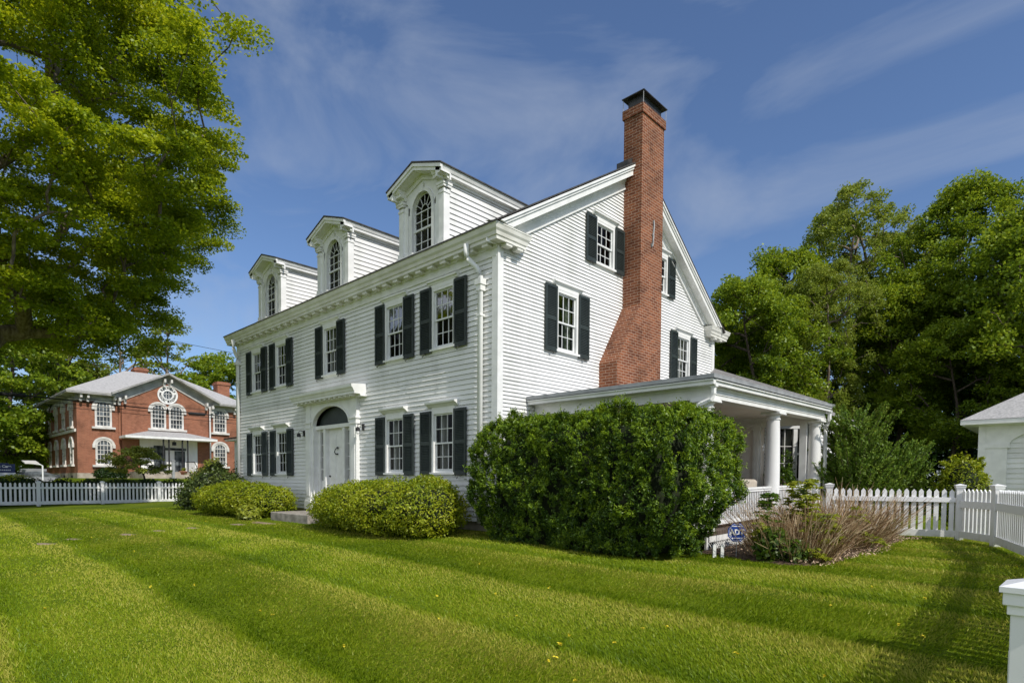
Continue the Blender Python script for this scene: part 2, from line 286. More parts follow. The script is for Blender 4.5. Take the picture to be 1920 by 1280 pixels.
def grow(seed, H, base, rad, ncl, trunk_r, prof='round', lean=(0, 0), gap=0.0, inner=0.35, tip=0.012, zmax=None, ragged=0.45):
    """trunk and limbs that reach a cloud of foliage clusters inside an uneven crown"""
    rg = np.random.default_rng(seed); ns = Vector((seed * 3.7, seed * 1.3, 0.5))
    def axis(z):
        t = z / H; return np.array([lean[0] * t + 0.25 * math.sin(2.3 * t * 3 + seed), lean[1] * t + 0.25 * math.cos(1.9 * t * 3 + seed), z])
    cl = []
    tries = 0
    while len(cl) < ncl and tries < ncl * 30:
        tries += 1
        t = rg.random(); az = rg.random() * 2 * np.pi
        p = {'round': math.sin(math.pi * (0.10 + 0.86 * t)) ** 0.6, 'tall': (1 - t) ** 0.55 * (0.35 + 0.65 * min(1, t * 4)), 'vase': (0.35 + 0.75 * t) * (1 - t ** 6) , 'dome': (1 - t ** 2.2) ** 0.5}[prof]
        lump = 1 + ragged * noise.noise(Vector((math.cos(az) * 1.2, math.sin(az) * 1.2, t * 3.0)) + ns)
        r = rad * p * lump * (inner + (1 - inner) * rg.random() ** 0.55)
        z = base + (H - base) * t; a = axis(z)
        c = np.array([a[0] + math.cos(az) * r, a[1] + math.sin(az) * r, z])
        if zmax and z > zmax: continue
        if gap and noise.noise(Vector(c * 0.42) + ns * 2) < gap - 0.5: continue
        cl.append(c)
    cl = np.array(cl)
    nodes = []; par = []
    nt_ = 14; top = base + (H - base) * 0.82
    for i in range(nt_ + 1):
        nodes.append(axis(top * i / nt_)); par.append(i - 1)
    first_ok = int(nt_ * min(0.9, base * 0.75 / top))
    order = np.argsort(np.hypot(cl[:, 0] - lean[0] * .5, cl[:, 1] - lean[1] * .5) + rg.normal(scale=.3, size=len(cl)))
    arr = np.array(nodes); use = list(range(first_ok, nt_ + 1))
    tips = []
    cap = nt_ + 1 + ncl * 4; A = np.zeros((cap, 3)); A[:len(arr)] = arr; cnt = len(arr); ok = np.zeros(cap, bool); ok[use] = True
    par = par + [0] * (cap - len(par))
    for ci in order:
        c = cl[ci]; d = A[:cnt] - c; dist = np.sqrt((d ** 2).sum(1)); hd = np.hypot(d[:, 0], d[:, 1])
        cost = dist + 1.2 * np.maximum(0, d[:, 2] + 0.35 * hd) ; cost[~ok[:cnt]] = 1e9
        b = int(np.argmin(cost)); s0 = A[b]; L = dist[b]; last = b
        k = 3 if L > 0.8 else 2
        for q in range(1, k + 1):
            t = q / k; p = s0 + (c - s0) * t; p = p + np.array([0, 0, math.sin(math.pi * t) * L * 0.10]) + (rg.normal(scale=0.05 * L, size=3) if q < k else 0)
            A[cnt] = p; par[cnt] = last; ok[cnt] = True; last = cnt; cnt += 1
        tips.append(last)
    w = np.zeros(cnt); w[tips] = tip ** 2.3
    for i in range(cnt - 1, 0, -1):
        w[i] = max(w[i], tip ** 2.3); w[par[i]] += w[i]
    r = w ** (1 / 2.3)
    sc = trunk_r / max(r[0], 1e-6)
    segs = []; rads = []
    for i in range(1, cnt):
        f = (lambda q: q * (sc if q > 0.06 else 1 + (sc - 1) * max(0, (q - tip) / (0.06 - tip))))
        ra, rb = f(r[par[i]]), f(r[i])
        if i > nt_ and par[i] <= nt_: ra = min(ra, rb * 1.35)
        if i <= nt_:
            fl = lambda j: trunk_r * (1 - 0.8 * j / nt_) * (1.35 if j == 0 else 1)
            ra, rb = max(fl(i - 1), 0.02), max(fl(i), 0.02)
        segs.append((A[par[i]], A[i])); rads.append((ra, rb))
    V, F = tubes_np(segs, rads)
    return V, F, cl, rg
def tree(name, label, loc, seed, H, base, rad, ncl, per, trunk_r, leaf, lm, bark='bark', ra=0.75, rb=0.22, L=0.13, rz=0, group=None, cat='tree', up=.9, **kw):
    V, F, cl, rg = grow(seed, H, base, rad, ncl, trunk_r, **kw)
    t = thing(name, label, cat, loc, rz, group)
    np_mesh('trunk', V, F, bark, t, smooth=True)
    VL, FL = sprays(cl, per, ra, rb, L, up=up, rg=rg)
    np_mesh('crown', VL, FL, lm, t)
    return t
def recopy(src, label, loc, rz, s, group=None):
    c = dup(src, None, loc, rz); c.scale = s if hasattr(s, '__len__') else (s, s, s); c['label'] = label
    if group: c['group'] = group
    return c
# ------------------------------------------------------------------ white house
HW, HD = 13.1, 9.7                       # length of the facade, depth of the gable end
EZ, RY, RZ_ = 6.0, 4.87, 9.16            # eave height, ridge position and height
def roof_z(y): return EZ + (RZ_ - EZ) * (y + 0.35) / (RY + 0.35) if y < RY else RZ_ - 0.70 * (y - RY)
house = thing('white_house', 'large white clapboard house with three dormers, dark shutters and a tall brick chimney', 'house')

def clap(mb, mp, z0, z1, pitch, span, holes):
    """overlapping boards; mp(s, out, z) places them, span(z) gives the ends, holes are openings"""
    z = z0
    while z < z1 - 1e-6:
        zt = min(z + pitch, z1); zm = (z + zt) / 2
        a, b = span(zm)
        cuts = sorted((max(a, h[0]), min(b, h[1])) for h in holes if h[2] < zm < h[3] and h[1] > a and h[0] < b)
        x = a; iv = []
        for c0, c1 in cuts:
            if c0 > x: iv.append((x, c0))
            x = max(x, c1)
        if x < b: iv.append((x, b))
        for s0, s1 in iv:
            # boards come in lengths; each end butts the next
            st = s0
            while st < s1 - 1e-6:
                en = min(s1, st + rng.uniform(2.2, 4.5))
                if s1 - en < 0.5: en = s1
                j = rng.uniform(-0.0022, 0.0022)
                mb.face((mp(st, 0.027 + j, z), mp(en, 0.027 + j, z), mp(en, 0.004, zt), mp(st, 0.004, zt)))
                mb.face((mp(st, -0.004, z + .006), mp(en, -0.004, z + .006), mp(en, 0.027 + j, z), mp(st, 0.027 + j, z)))
                st = en
        z = zt
def MPF(s, o, z): return (s, -o, z)       # facade
def MPG(s, o, z): return (o, s, z)        # gable end

# windows: (centre, glass z0, glass z1)
WW, SW, SHW = 0.66, 0.79, 0.40            # glass width, width with casing, shutter width
fac = [(-11.45, 1), (-9.635, 1), (-3.52, 1), (-1.675, 1), (-11.45, 2), (-9.635, 2), (-6.595, 2), (-3.52, 2), (-1.675, 2)]
gab = [(2.20, 2, 1), (7.68, 2, 1), (3.65, 3, 1), (6.28, 3, 1)]
ZW = {1: (1.19, 2.47), 2: (3.955, 5.205), 3: (6.27, 7.19)}
ZS = {1: (1.10, 2.545), 2: (3.855, 5.31), 3: (6.19, 7.29)}
fh = [(c - SW / 2 + .02, c + SW / 2 - .02, ZW[f][0] - .04, ZW[f][1] + .03) for c, f in fac] + [(-7.7, -5.3, -0.2, 3.2)]
gh = [(c - SW / 2 + .02, c + SW / 2 - .02, ZW[f][0] - .04, ZW[f][1] + .03) for c, f, _ in gab]
mb = MB(); clap(mb, MPF, 0.12, 5.52, 0.108, lambda z: (-HW + .1, -.1), fh); mb.build('front_wall', 'siding', house)
mb = MB()
clap(mb, MPG, 0.12, 9.0, 0.0795, lambda z: (0.1 if z < 5.72 else (z - EZ + .25) * (RY + .35) / (RZ_ - EZ) - .35 + .05, HD - .1 if z < 5.6 else RY + (RZ_ - z - .25) / .70 - .05), gh)
mb.build('gable_wall', 'siding', house)
mb = MB()
mb.face(((-HW, 0, 0), (-HW, HD, 0), (-HW, HD, 5.7), (-HW, RY, 9.0), (-HW, 0, 5.7)))
mb.face(((-HW, HD, 0), (0, HD, 0), (0, HD, 5.7), (-HW, HD, 5.7)))
mb.build('rear_wall', 'siding', house)
mb = MB(); mb.box(-HW + .03, -.03, .02, HD - .03, -0.4, 0.12); mb.build('foundation', 'foundation', house)
# dark sheets behind the panes, the unlit room's shade put into their colour
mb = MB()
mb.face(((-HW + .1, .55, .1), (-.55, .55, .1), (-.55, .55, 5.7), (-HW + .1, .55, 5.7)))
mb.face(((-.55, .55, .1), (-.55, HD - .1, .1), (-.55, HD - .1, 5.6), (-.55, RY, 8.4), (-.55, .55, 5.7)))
mb.build('shade_backing', 'interior', house)
# corner boards, frieze
for bx_ in ([(-.13, .0, -.038, 0, .1, 5.5), (0, .038, -.038, .12, .1, 5.72)], [(-HW, -HW + .13, -.038, 0, .1, 5.5)], [(0, .038, HD - .12, HD + .03, .1, 5.5)]):
    mb = MB()
    for q in bx_: mb.box(*q)
    mb.build('corner_board', 'trim', house)
mb = MB(); mb.box(-HW, .0, -.045, 0, 5.50, 5.72); mb.box(-HW, .02, -.075, -.045, 5.655, 5.72); mb.build('frieze', 'trim', house)
# front cornice: soffit, fascia, crown moulding as one profile swept along the eave, returned round the gable corner
prof = [(0.0, 5.72), (.25, 5.72), (.25, 5.79), (.275, 5.795), (.29, 5.86), (.325, 5.90), (.35, 5.975), (.36, 5.98), (.36, 6.005), (0.0, 6.03)]
mb = MB()
mb.prism([(-HW - .35, -p, z) for p, z in prof], (HW + .35, 0, 0))
mb.build('cornice', 'soffit', house)
def ret(a_y, b_y, dz):
    """cornice return: the same moulding, mitred at both ends"""
    mb = MB(); sc = .30 / .36; pr = [(p * sc, z + dz) for p, z in prof]
    A = [(p, a_y - p * (1.2 if a_y < 1 else 1), z) for p, z in pr]; Bq = [(p, b_y + p, z) for p, z in pr]
    n = len(pr); ia = [mb.pt(q) for q in A]; ib = [mb.pt(q) for q in Bq]
    for k in range(n - 1): mb.f.append([ia[k], ia[k + 1], ib[k + 1], ib[k]])
    # end pieces run back to the wall
    for Q, yy in ((A, a_y), (Bq, b_y)):
        wl = [mb.pt((0.0, q[1], q[2])) for q in Q]; fr = ia if Q is A else ib
        for k in range(n - 1): mb.f.append([fr[k], fr[k + 1], wl[k + 1], wl[k]])
    t = pr[-2]
    mb.face(((t[0] + .004, A[-2][1] - .004, t[1] + .003), (t[0] + .004, Bq[-2][1] + .004, t[1] + .003), (0, Bq[-2][1] + .004, t[1] + .075), (0, A[-2][1] - .004, t[1] + .075)))
    return mb.build('cornice_return', 'soffit', house)
ret(0.0, 0.40, 0)
ret(9.30, HD + .32, -.20)
mb = MB(); mb.prism([(0, HD + p, z - .2) for p, z in prof], (-HW, 0, 0)); mb.build('rear_cornice', 'soffit', house)
mod = MB(); mod.box(-.085, .085, -.225, -.076, 5.650, 5.704); mod.box(-.098, .098, -.240, -.076, 5.704, 5.719)
m0 = mod.build('modillion', 'soffit', house, (-.16, 0, 0), bevel=.006)
for i in range(1, 30): dup(m0, house, (-.16 - i * 0.44, 0, 0))
for y in (.10, .42, 9.42, 9.78):
    c = dup(m0, house, (0, y, 0 if y < 2 else -.2), R(90))
# rakes on the gable end
def slope(mb, x0, x1, ya, za, yb, zb, v0, v1): mb.prism([(x0, ya, za + v0), (x0, yb, zb + v0), (x0, yb, zb + v1), (x0, ya, za + v1)], (x1 - x0, 0, 0))
mb = MB()
def rake(x0, x1, v0, v1, front, zlo):
    ys = np.linspace(-.37, RY, 400) if front else np.linspace(9.95, RY, 400)
    f = lambda v: next(float(y) for y in ys if roof_z(y) + v >= zlo)
    ya, yb_ = f(v1), f(v0)
    mb.prism([(x0, ya, zlo), (x0, yb_, zlo), (x0, RY, RZ_ + v0), (x0, RY, RZ_ + v1)], (x1 - x0, 0, 0))
for front, zl in ((True, 6.025), (False, 5.83)):
    rake(.04, .285, -.27, -.235, front, zl); rake(.25, .285, -.235, -.10, front, zl)
    rake(.287, .315, -.135, -.03, front, zl); rake(.317, .345, -.075, -.022, front, zl)
    rake(0, .05, -.55, -.272, front, zl); rake(.05, .085, -.36, -.272, front, zl); rake(.05, .066, -.55, -.51, front, zl)
mb.build('rake_board', 'trim', house)
mb = MB()
mb.prism([(-HW - .36, -.37, roof_z(-.37) - .0), (-HW - .36, RY, RZ_), (-HW - .36, RY, RZ_ + .035), (-HW - .36, -.37, roof_z(-.37) + .035)], (HW + .36 + .35, 0, 0))
mb.prism([(-HW - .36, 9.82, roof_z(9.82)), (-HW - .36, RY + .003, RZ_ - .002), (-HW - .36, RY + .003, RZ_ + .033), (-HW - .36, 9.82, roof_z(9.82) + .035)], (HW + .36 + .35, 0, 0))
mb.build('roof', 'shingle', house)

# window kit -------------------------------------------------------------
_wc = {}
def window(c, f, side, gable=False, curtain=None):
    z0, z1 = ZW[f]; h = z1 - z0; key = (f, gable)
    loc = (c, 0, z0) if not gable else (0, c, z0); rz = R(90) if gable else 0
    if (key, curtain) in _wc: return dup(_wc[(key, curtain)], house, loc, rz)
    w = WW / 2; o = SW / 2
    fr = MB()
    fr.box(-o, -w, -.045, .06, -.03, h + .06); fr.box(w, o, -.045, .06, -.03, h + .06)
    fr.box(-w, w, -.045, .06, h, h + .06)
    fr.box(-o - .03, o + .03, -.085, .05, -.075, -.03)            # sill
    fr.box(-o - .0, o + .0, -.03, -.0, -.12, -.075)
    if f == 1:                                                     # sloping hood over the ground floor
        fr.box(-o, o, -.04, .0, h + .06, h + .15)
        fr.prism([(-o - .12, -.0, h + .15), (-o - .12, -.05, h + .15), (-o - .12, -.09, h + .19), (-o - .12, -.15, h + .22), (-o - .12, -.16, h + .255), (-o - .12, -.0, h + .285)], (2 * o + .24, 0, 0))
    else:
        fr.box(-o - .02, o + .02, -.05, .0, h + .06, h + .15)
        fr.prism([(-o - .12, -.0, h + .15), (-o - .12, -.06, h + .15), (-o - .12, -.075, h + .185), (-o - .12, -.11, h + .2), (-o - .12, -.11, h + .235), (-o - .12, -.0, h + .25)], (2 * o + .24, 0, 0))
    fo = fr.build('window', 'trim', house, loc, rz)
    hm = h * 0.49
    for k, (a, b, dy) in enumerate(((hm - .02, h, .0), (0, hm + .02, .03))):
        s = MB(); t = .035
        s.box(-w, -w + t, dy, dy + .03, a, b); s.box(w - t, w, dy, dy + .03, a, b)
        s.box(-w + t, w - t, dy, dy + .03, b - t, b); s.box(-w + t, w - t, dy, dy + .03, a, a + (.05 if k else t))
        for q in (1, 2): xx = -w + t + (2 * w - 2 * t) * q / 3; s.box(xx - .008, xx + .008, dy + .003, dy + .025, a + t, b - t)
        zz = (a + b) / 2; s.box(-w + t, w - t, dy + .005, dy + .023, zz - .008, zz + .008)
        s.build('sash', 'sash', fo)
        g = MB(); g.face(((-w + .01, dy + .015, a + .01), (w - .01, dy + .015, a + .01), (w - .01, dy + .015, b - .01), (-w + .01, dy + .015, b - .01)))
        g.build('pane', 'glass', fo)
    if curtain:
        cu = MB(); n = 40
        for lo, hi in (((-w, -.08), (.10, w)) if curtain != 'full' else ((-w, w),)):
            pts = [(lo + (hi - lo) * i / n, .16 + .025 * math.sin(i * 1.25) + .012 * math.sin(i * 2.7)) for i in range(n + 1)]
            for (xa, ya), (xb, yb) in zip(pts, pts[1:]):
                pull = 0.0
                cu.face(((xa, ya, -.02), (xb, yb, -.02), (xb, yb, h), (xa, ya, h)))
        cu.build('curtain', 'curtain_green' if curtain == 'green' else 'curtain', fo)
    _wc[(key, curtain)] = fo
    return fo
def shutter_mesh(h):
    s = MB(); w = SHW; t = .05
    s.box(0, t, -.035, 0, 0, h); s.box(w - t, w, -.035, 0, 0, h)
    for a, b in ((0, .09), (h * .47, h * .47 + .075), (h - .06, h)): s.box(t, w - t, -.034, -.001, a, b)
    for a, b in ((.09, h * .47), (h * .47 + .075, h - .06)):
        n = int((b - a) / .036)
        for i in range(n):
            z = a + (i + .5) * (b - a) / n
            s.prism([(t, -.030, z - .017), (t, -.024, z - .019), (t, -.004, z + .014), (t, -.010, z + .017)], (w - 2 * t, 0, 0))
    s.box(t, w - t, -.006, -.002, .09, h - .06)
    return s
def hook_mesh():
    k = MB(); k.tube([(0, -.02, 0), (0, -.075, -.01), (.03, -.08, -.055), (-.01, -.08, -.075), (-.03, -.075, -.045)], .008, 5); k.box(-.03, .03, -.05, -.02, -.012, .01); return k
_sc = {}
def shutter(c, f, side, gable):
    z0, z1 = ZS[f]; x = c - SW / 2 - SHW + .0 if side < 0 else c + SW / 2
    loc = (x, -.045, z0) if not gable else (.045, x, z0); rz = R(90) if gable else 0
    if f in _sc: o = dup(_sc[f], house, loc, rz)
    else:
        o = shutter_mesh(z1 - z0).build('shutter', 'shutter', house, loc, rz); _sc[f] = o
        hook_mesh().build('holdback', 'iron', o, (SHW * .45, 0, 0))
    return o
for i, (c, f) in enumerate(fac):
    window(c, f, 0, False, 'lace' if (f == 1 and i > 1) or i == 6 else None)
    for s in (-1, 1): shutter(c, f, s, False)
for i, (c, f, sh) in enumerate(gab):
    window(c, f, 0, True, 'green' if i == 0 else ('full' if i == 1 else None))
    for s in (-1, 1): shutter(c, f, s, True)

# front door ---------------------------------------------------------------
DX = -6.5
d = MB()                                   # surround: pilasters, arch board, cornice hood
for s in (-1, 1):
    xo, xi = DX + s * 1.38, DX + s * 1.09
    a, b = min(xo, xi), max(xo, xi)
    d.box(a, b, -.13, 0, .42, 2.46); d.box(a - .03, b + .03, -.17, 0, .12, .36); d.box(a - .015, b + .015, -.15, 0, .36, .42)
    d.box(a - .025, b + .025, -.155, 0, 2.46, 2.50); d.box(a - .01, b + .01, -.14, 0, 2.50, 2.60); d.box(a - .04, b + .04, -.17, 0, 2.60, 2.65)
    d.box(a + .06, b - .06, -.145, -.13, .5, 2.38)
    d.box(a, b, -.12, 0, 2.65, 3.14)
# arch board with an elliptical opening
na = 24; ax, az_, zb = .98, .50, 2.52
arc = [(DX + ax * math.cos(math.pi * k / na), zb + az_ * math.sin(math.pi * k / na)) for k in range(na + 1)]
for (xa, za), (xb, zb2) in zip(arc, arc[1:]):
    d.prism([(xa, -.10, za), (xa, -.10, 3.14), (xb, -.10, 3.14), (xb, -.10, zb2)], (0, .10, 0))
    ra = 1.06
    o1 = (DX + (xa - DX) * ra, zb + (za - zb) * 1.09); o2 = (DX + (xb - DX) * ra, zb + (zb2 - zb) * 1.09)
    d.prism([(xa, -.125, za), (o1[0], -.125, o1[1]), (o2[0], -.125, o2[1]), (xb, -.125, zb2)], (0, .022, 0))
for s in (-1, 1):
    a, b = sorted((DX + s * .98, DX + s * 1.09)); d.box(a, b, -.10, 0, 2.52, 3.14); d.box(a, b, -.09, .14, .12, 2.52)
hp = [(0, 3.14), (.20, 3.14), (.22, 3.19), (.38, 3.19), (.38, 3.25), (.40, 3.26), (.42, 3.31), (.46, 3.35), (.47, 3.42), (0, 3.46)]
d.prism([(DX - 1.72, -p, z) for p, z in hp], (3.44, 0, 0))
for k in range(12): xx = DX - 1.45 + k * 2.9 / 11; d.box(xx - .05, xx + .05, -.35, -.2, 3.15, 3.188)
d.box(DX - 1.0, DX + 1.0, -.02, .30, 2.42, 2.52)     # transom bar
door_s = d.build('door_surround', 'trim', house)
f_ = MB(); f_.prism([(x, .10, z) for x, z in arc], (0, .02, 0)); f_.build('fanlight', 'shutter', house)
d = MB()                                   # recessed frame, sidelights
Y0 = .10
for s in (-1, 1):
    for a, b in ((.46, .58), (.86, .98)):
        p, q = sorted((DX + s * a, DX + s * b)); d.box(p, q, Y0 - .10 if a < .5 else Y0 - .04, Y0 + .06, .12, 2.42)
    p, q = sorted((DX + s * .58, DX + s * .86)); d.box(p, q, Y0, Y0 + .06, .12, .95); d.box(p + .05, q - .05, Y0 - .015, Y0, .25, .85); d.box(p, q, Y0, Y0 + .06, 2.34, 2.42)
    for z in (1.28, 1.63, 1.98): d.box(p, q, Y0 + .005, Y0 + .04, z - .012, z + .012)
d.box(DX - .98, DX + .98, .1, .42, .06, .12)
d.build('door_frame', 'trim', house)
for s in (-1, 1):
    p, q = sorted((DX + s * .58, DX + s * .86)); g = MB(); g.face(((p, Y0 + .03, .95), (q, Y0 + .03, .95), (q, Y0 + .03, 2.34), (p, Y0 + .03, 2.34))); g.build('sidelight', 'glass', house)
d = MB(); d.box(DX - .46, DX + .46, Y0 + .02, Y0 + .06, .12, 2.42)
for x0, x1 in ((-.40, -.05), (.05, .40)):
    for z0, z1 in ((.3, .85), (1.0, 1.75), (1.9, 2.25)):
        d.box(DX + x0, DX + x1, Y0 + .008, Y0 + .02, z0, z1); d.box(DX + x0 + .05, DX + x1 - .05, Y0 - .002, Y0 + .008, z0 + .05, z1 - .05)
door = d.build('door', 'trim', house)
k = MB(); k.tube([(DX + .07, Y0 - .01, 1.88), (DX - .03, Y0 - .03, 1.84), (DX - .06, Y0 - .04, 1.76), (DX, Y0 - .04, 1.70), (DX + .06, Y0 - .02, 1.70)], .014, 6); k.box(DX + .03, DX + .08, Y0 - .03, Y0, 1.85, 1.90); k.box(DX + .03, DX + .08, Y0 - .03, Y0, 1.68, 1.72); k.build('knocker', 'iron', door)
k = MB(); k.lathe(0, 0, [(.0, 0), (.03, .01), (.035, .04), (.0, .06)], 10); ko = k.build('handle', 'iron', door, (DX - .36, Y0 - .01, 1.05))
# wall lamps
for i, x in enumerate((DX - 1.66, DX + 1.58)):
    if i == 0:
        l = MB(); l.box(-.04, .04, -.055, -.022, -.07, .10); l.tube([(0, -.05, .06), (0, -.14, .09), (0, -.20, .06), (0, -.20, 0)], .012, 6)
        lo = l.build('wall_lamp', 'iron', house, (x, -.0, 2.34))
        l = MB(); l.lathe(0, -.20, [(.01, .02), (.055, -.02), (.06, -.09), (.045, -.10)], 10); l.build('lamp_shade', 'iron', lo)
        l = MB(); l.lathe(0, -.20, [(.04, -.10), (.045, -.13), (.03, -.17), (.0, -.18)], 10); l.build('bulb', 'white', lo)
    else: dup(lo, house, (x, 0, 2.34))
# downspouts of the main roof
def downspout(pts, n, r, head=None):
    t = MB(); t.tube(pts, r * .88, 10)
    o = t.build('downspout', 'paint', house, smooth=True)
    return o
ds = downspout([(-.62, -.30, 5.80), (-.62, -.30, 5.64), (-.615, -.295, 5.58), (-.59, -.27, 5.51), (-.53, -.22, 5.42), (-.46, -.16, 5.33), (-.415, -.12, 5.25), (-.40, -.11, 5.16), (-.40, -.11, .1)], 4, .064)
h = MB(); h.box(-.49, -.31, -.19, -.03, 4.98, 5.10); h.box(-.47, -.33, -.17, -.03, 4.86, 4.98); h.box(-.46, -.34, -.165, -.03, 4.35, 4.39); h.build('conductor_head', 'paint', ds)
ds = downspout([(-12.75, -.30, 5.80), (-12.75, -.30, 5.63), (-12.77, -.28, 5.52), (-12.81, -.21, 5.38), (-12.86, -.13, 5.25), (-12.88, -.11, 5.14), (-12.88, -.11, .1)], 4, .064)
h = MB(); h.box(-12.97, -12.79, -.19, -.03, 4.98, 5.08); h.box(-12.94, -12.82, -.17, -.03, 4.35, 4.39); h.build('conductor_head', 'paint', ds)

# dormers --------------------------------------------------------------------
def dormer(cx):
    hb, y0 = .80, 0.02
    zs, ze, za = 6.17, 7.56, 8.12
    fr = MB(); aw, sp = .36, 7.18              # arched opening, spring line
    n = 20; ar = [(aw * math.cos(math.pi * k / n), sp + aw * 1.12 * math.sin(math.pi * k / n)) for k in range(n + 1)]
    fr.box(-hb, -aw, y0, y0 + .10, zs, sp); fr.box(aw, hb, y0, y0 + .10, zs, sp)
    for (xa, z1), (xb, z2) in zip(ar, ar[1:]):
        fr.prism([(xa, y0, z1), (xa * hb / aw, y0, 7.74), (xb * hb / aw, y0, 7.74), (xb, y0, z2)], (0, .10, 0))
        fr.prism([(xa, y0 - .035, z1), (xa * 1.22, y0 - .035, sp + (z1 - sp) * 1.2), (xb * 1.22, y0 - .035, sp + (z2 - sp) * 1.2), (xb, y0 - .035, z2)], (0, .035, 0))
    for s in (-1, 1):
        a, b = sorted((s * aw, s * (aw + .08))); fr.box(a, b, y0 - .035, y0, zs + .05, sp)
        a, b = sorted((s * .52, s * .66)); fr.box(a, b, y0 - .03, y0, zs + .05, 7.4)
    fr.prism([(-hb, y0 + .01, 7.735), (hb, y0 + .01, 7.735), (0, y0 + .01, za - .05)], (0, .06, 0))
    fr.box(-.07, .07, y0 - .05, y0, sp + aw * 1.12 - .02, sp + aw * 1.12 + .17)
    fr.box(-hb - .05, hb + .05, y0 - .13, y0 + .02, zs - .04, zs + .03)
    d0 = fr.build('dormer', 'trim', house, (cx, 0, 0))
    for s in (-1, 1):
        cl = MB(); zz = 6.2; p = .118
        while zz < ze - .01:
            zt = min(zz + p, ze); ye = (zt - EZ) * (RY + .35) / (RZ_ - EZ) - .35 + .02
            cl.face(((s * (hb + .026), .12, zz), (s * (hb + .026), max(.13, ye), zz), (s * (hb + .004), max(.13, ye), zt), (s * (hb + .004), .12, zt)))
            cl.face(((s * hb, .12, zz + .006), (s * hb, max(.13, ye), zz + .006), (s * (hb + .026), max(.13, ye), zz), (s * (hb + .026), .12, zz)))
            zz = zt
        cl.build('dormer_wall', 'siding', d0)
    for s in (-1, 1):
        pi = MB(); a, b = sorted((s * .66, s * (hb + .03))); pi.box(a, b, y0 - .06, .13, zs + .02, 7.30)
        pi.box(a - .02, b + .02, y0 - .08, .15, zs + .0, zs + .16)
        for z, e in ((7.30, .015), (7.34, .0), (7.42, .03), (7.47, .045)): pi.box(a - e, b + e, y0 - .06 - e, .13 + e, z, z + .05)
        pi.box(a, b, y0 - .06, .13, 7.5, 7.58)
        pi.build('pilaster', 'trim', d0)
    # cornice: along both sides, returned on the front, and raking to the peak
    co = MB(); yb = 3.1
    ep = [(0, 7.55), (.05, 7.55), (.06, 7.60), (.14, 7.61), (.14, 7.66), (.16, 7.68), (.19, 7.745), (.195, 7.77), (0, 7.84)]
    for s in (-1, 1):
        co.prism([(s * (hb + p), y0 - .27, z) for p, z in ep], (0, yb, 0))
        co.prism([(s * (hb + .16), y0 - p * 1.3, z) for p, z in ep[:8]] + [(s * (hb + .16), y0, 7.77)], (-s * .36, 0, 0))
        v = []
        xe, zee = s * (hb + .20), 7.775
        for x_, z_ in ((xe, zee), (0, za)): v.append((x_, z_))
        for yy, y2, t0, t1 in ((y0 - .27, y0 + .0, -.155, -.125), (y0 - .27, y0 - .235, -.125, -.03), (y0 - .295, y0 - .27, -.085, -.012), (y0 - .03, y0 + .01, -.27, -.155)):
            co.prism([(v[0][0], yy, v[0][1] + t0), (v[1][0], yy, v[1][1] + t0), (v[1][0], yy, v[1][1] + t1), (v[0][0], yy, v[0][1] + t1)], (0, y2 - yy, 0))
    co.build('dormer_cornice', 'trim', d0)
    rf = MB()
    for s in (-1, 1):
        rf.prism([(s * (hb + .22), y0 - .31, 7.768), (0, y0 - .31, za), (0, y0 - .31, za + .03), (s * (hb + .22), y0 - .31, 7.798)], (0, 3.75, 0))
    rf.build('dormer_roof', 'shingle', d0)
    sa = MB(); yw = y0 + .05; t = .03
    for a, b in ((-aw, -aw + t), (aw - t, aw)): sa.box(a, b, yw, yw + .03, zs + .05, sp)
    for z in (zs + .03, 6.75, sp - .012): sa.box(-aw, aw, yw - (.02 if z == 6.75 else 0), yw + .03, z, z + (.045 if z != sp - .012 else .018))
    for x in (-.12, .12): sa.box(x - .009, x + .009, yw + .004, yw + .026, zs + .05, sp)
    for z in (6.48, 6.97): sa.box(-aw, aw, yw + .005, yw + .025, z - .008, z + .008)
    for k in range(1, 6):
        an = math.pi * k / 6; r0, r1 = .13, aw
        sa.tube([(r0 * math.cos(an), yw + .015, sp + r0 * math.sin(an) * 1.1), (r1 * math.cos(an), yw + .015, sp + r1 * 1.12 * math.sin(an))], .009, 4)
    for rr in (.13, aw - .015):
        pts = [(rr * math.cos(math.pi * k / 16), yw + .015, sp + rr * 1.11 * math.sin(math.pi * k / 16)) for k in range(17)]
        sa.tube(pts, .010 if rr < .2 else .016, 4)
    sa.build('sash', 'sash', d0)
    g = MB(); g.face([(-aw, yw + .02, zs + .05)] + [(aw, yw + .02, zs + .05)] + [(x, yw + .02, z) for x, z in ar]); g.build('pane', 'glass', d0)
    bx = MB(); bx.face(((-.7, .7, 6.6), (.7, .7, 6.6), (.7, .7, 7.8), (-.7, .7, 7.8))); bx.build('shade_backing', 'interior', d0)
    return d0
dm = dormer(-2.49)
for cx in (-6.45, -10.42): dup(dm, house, (cx, 0, 0))

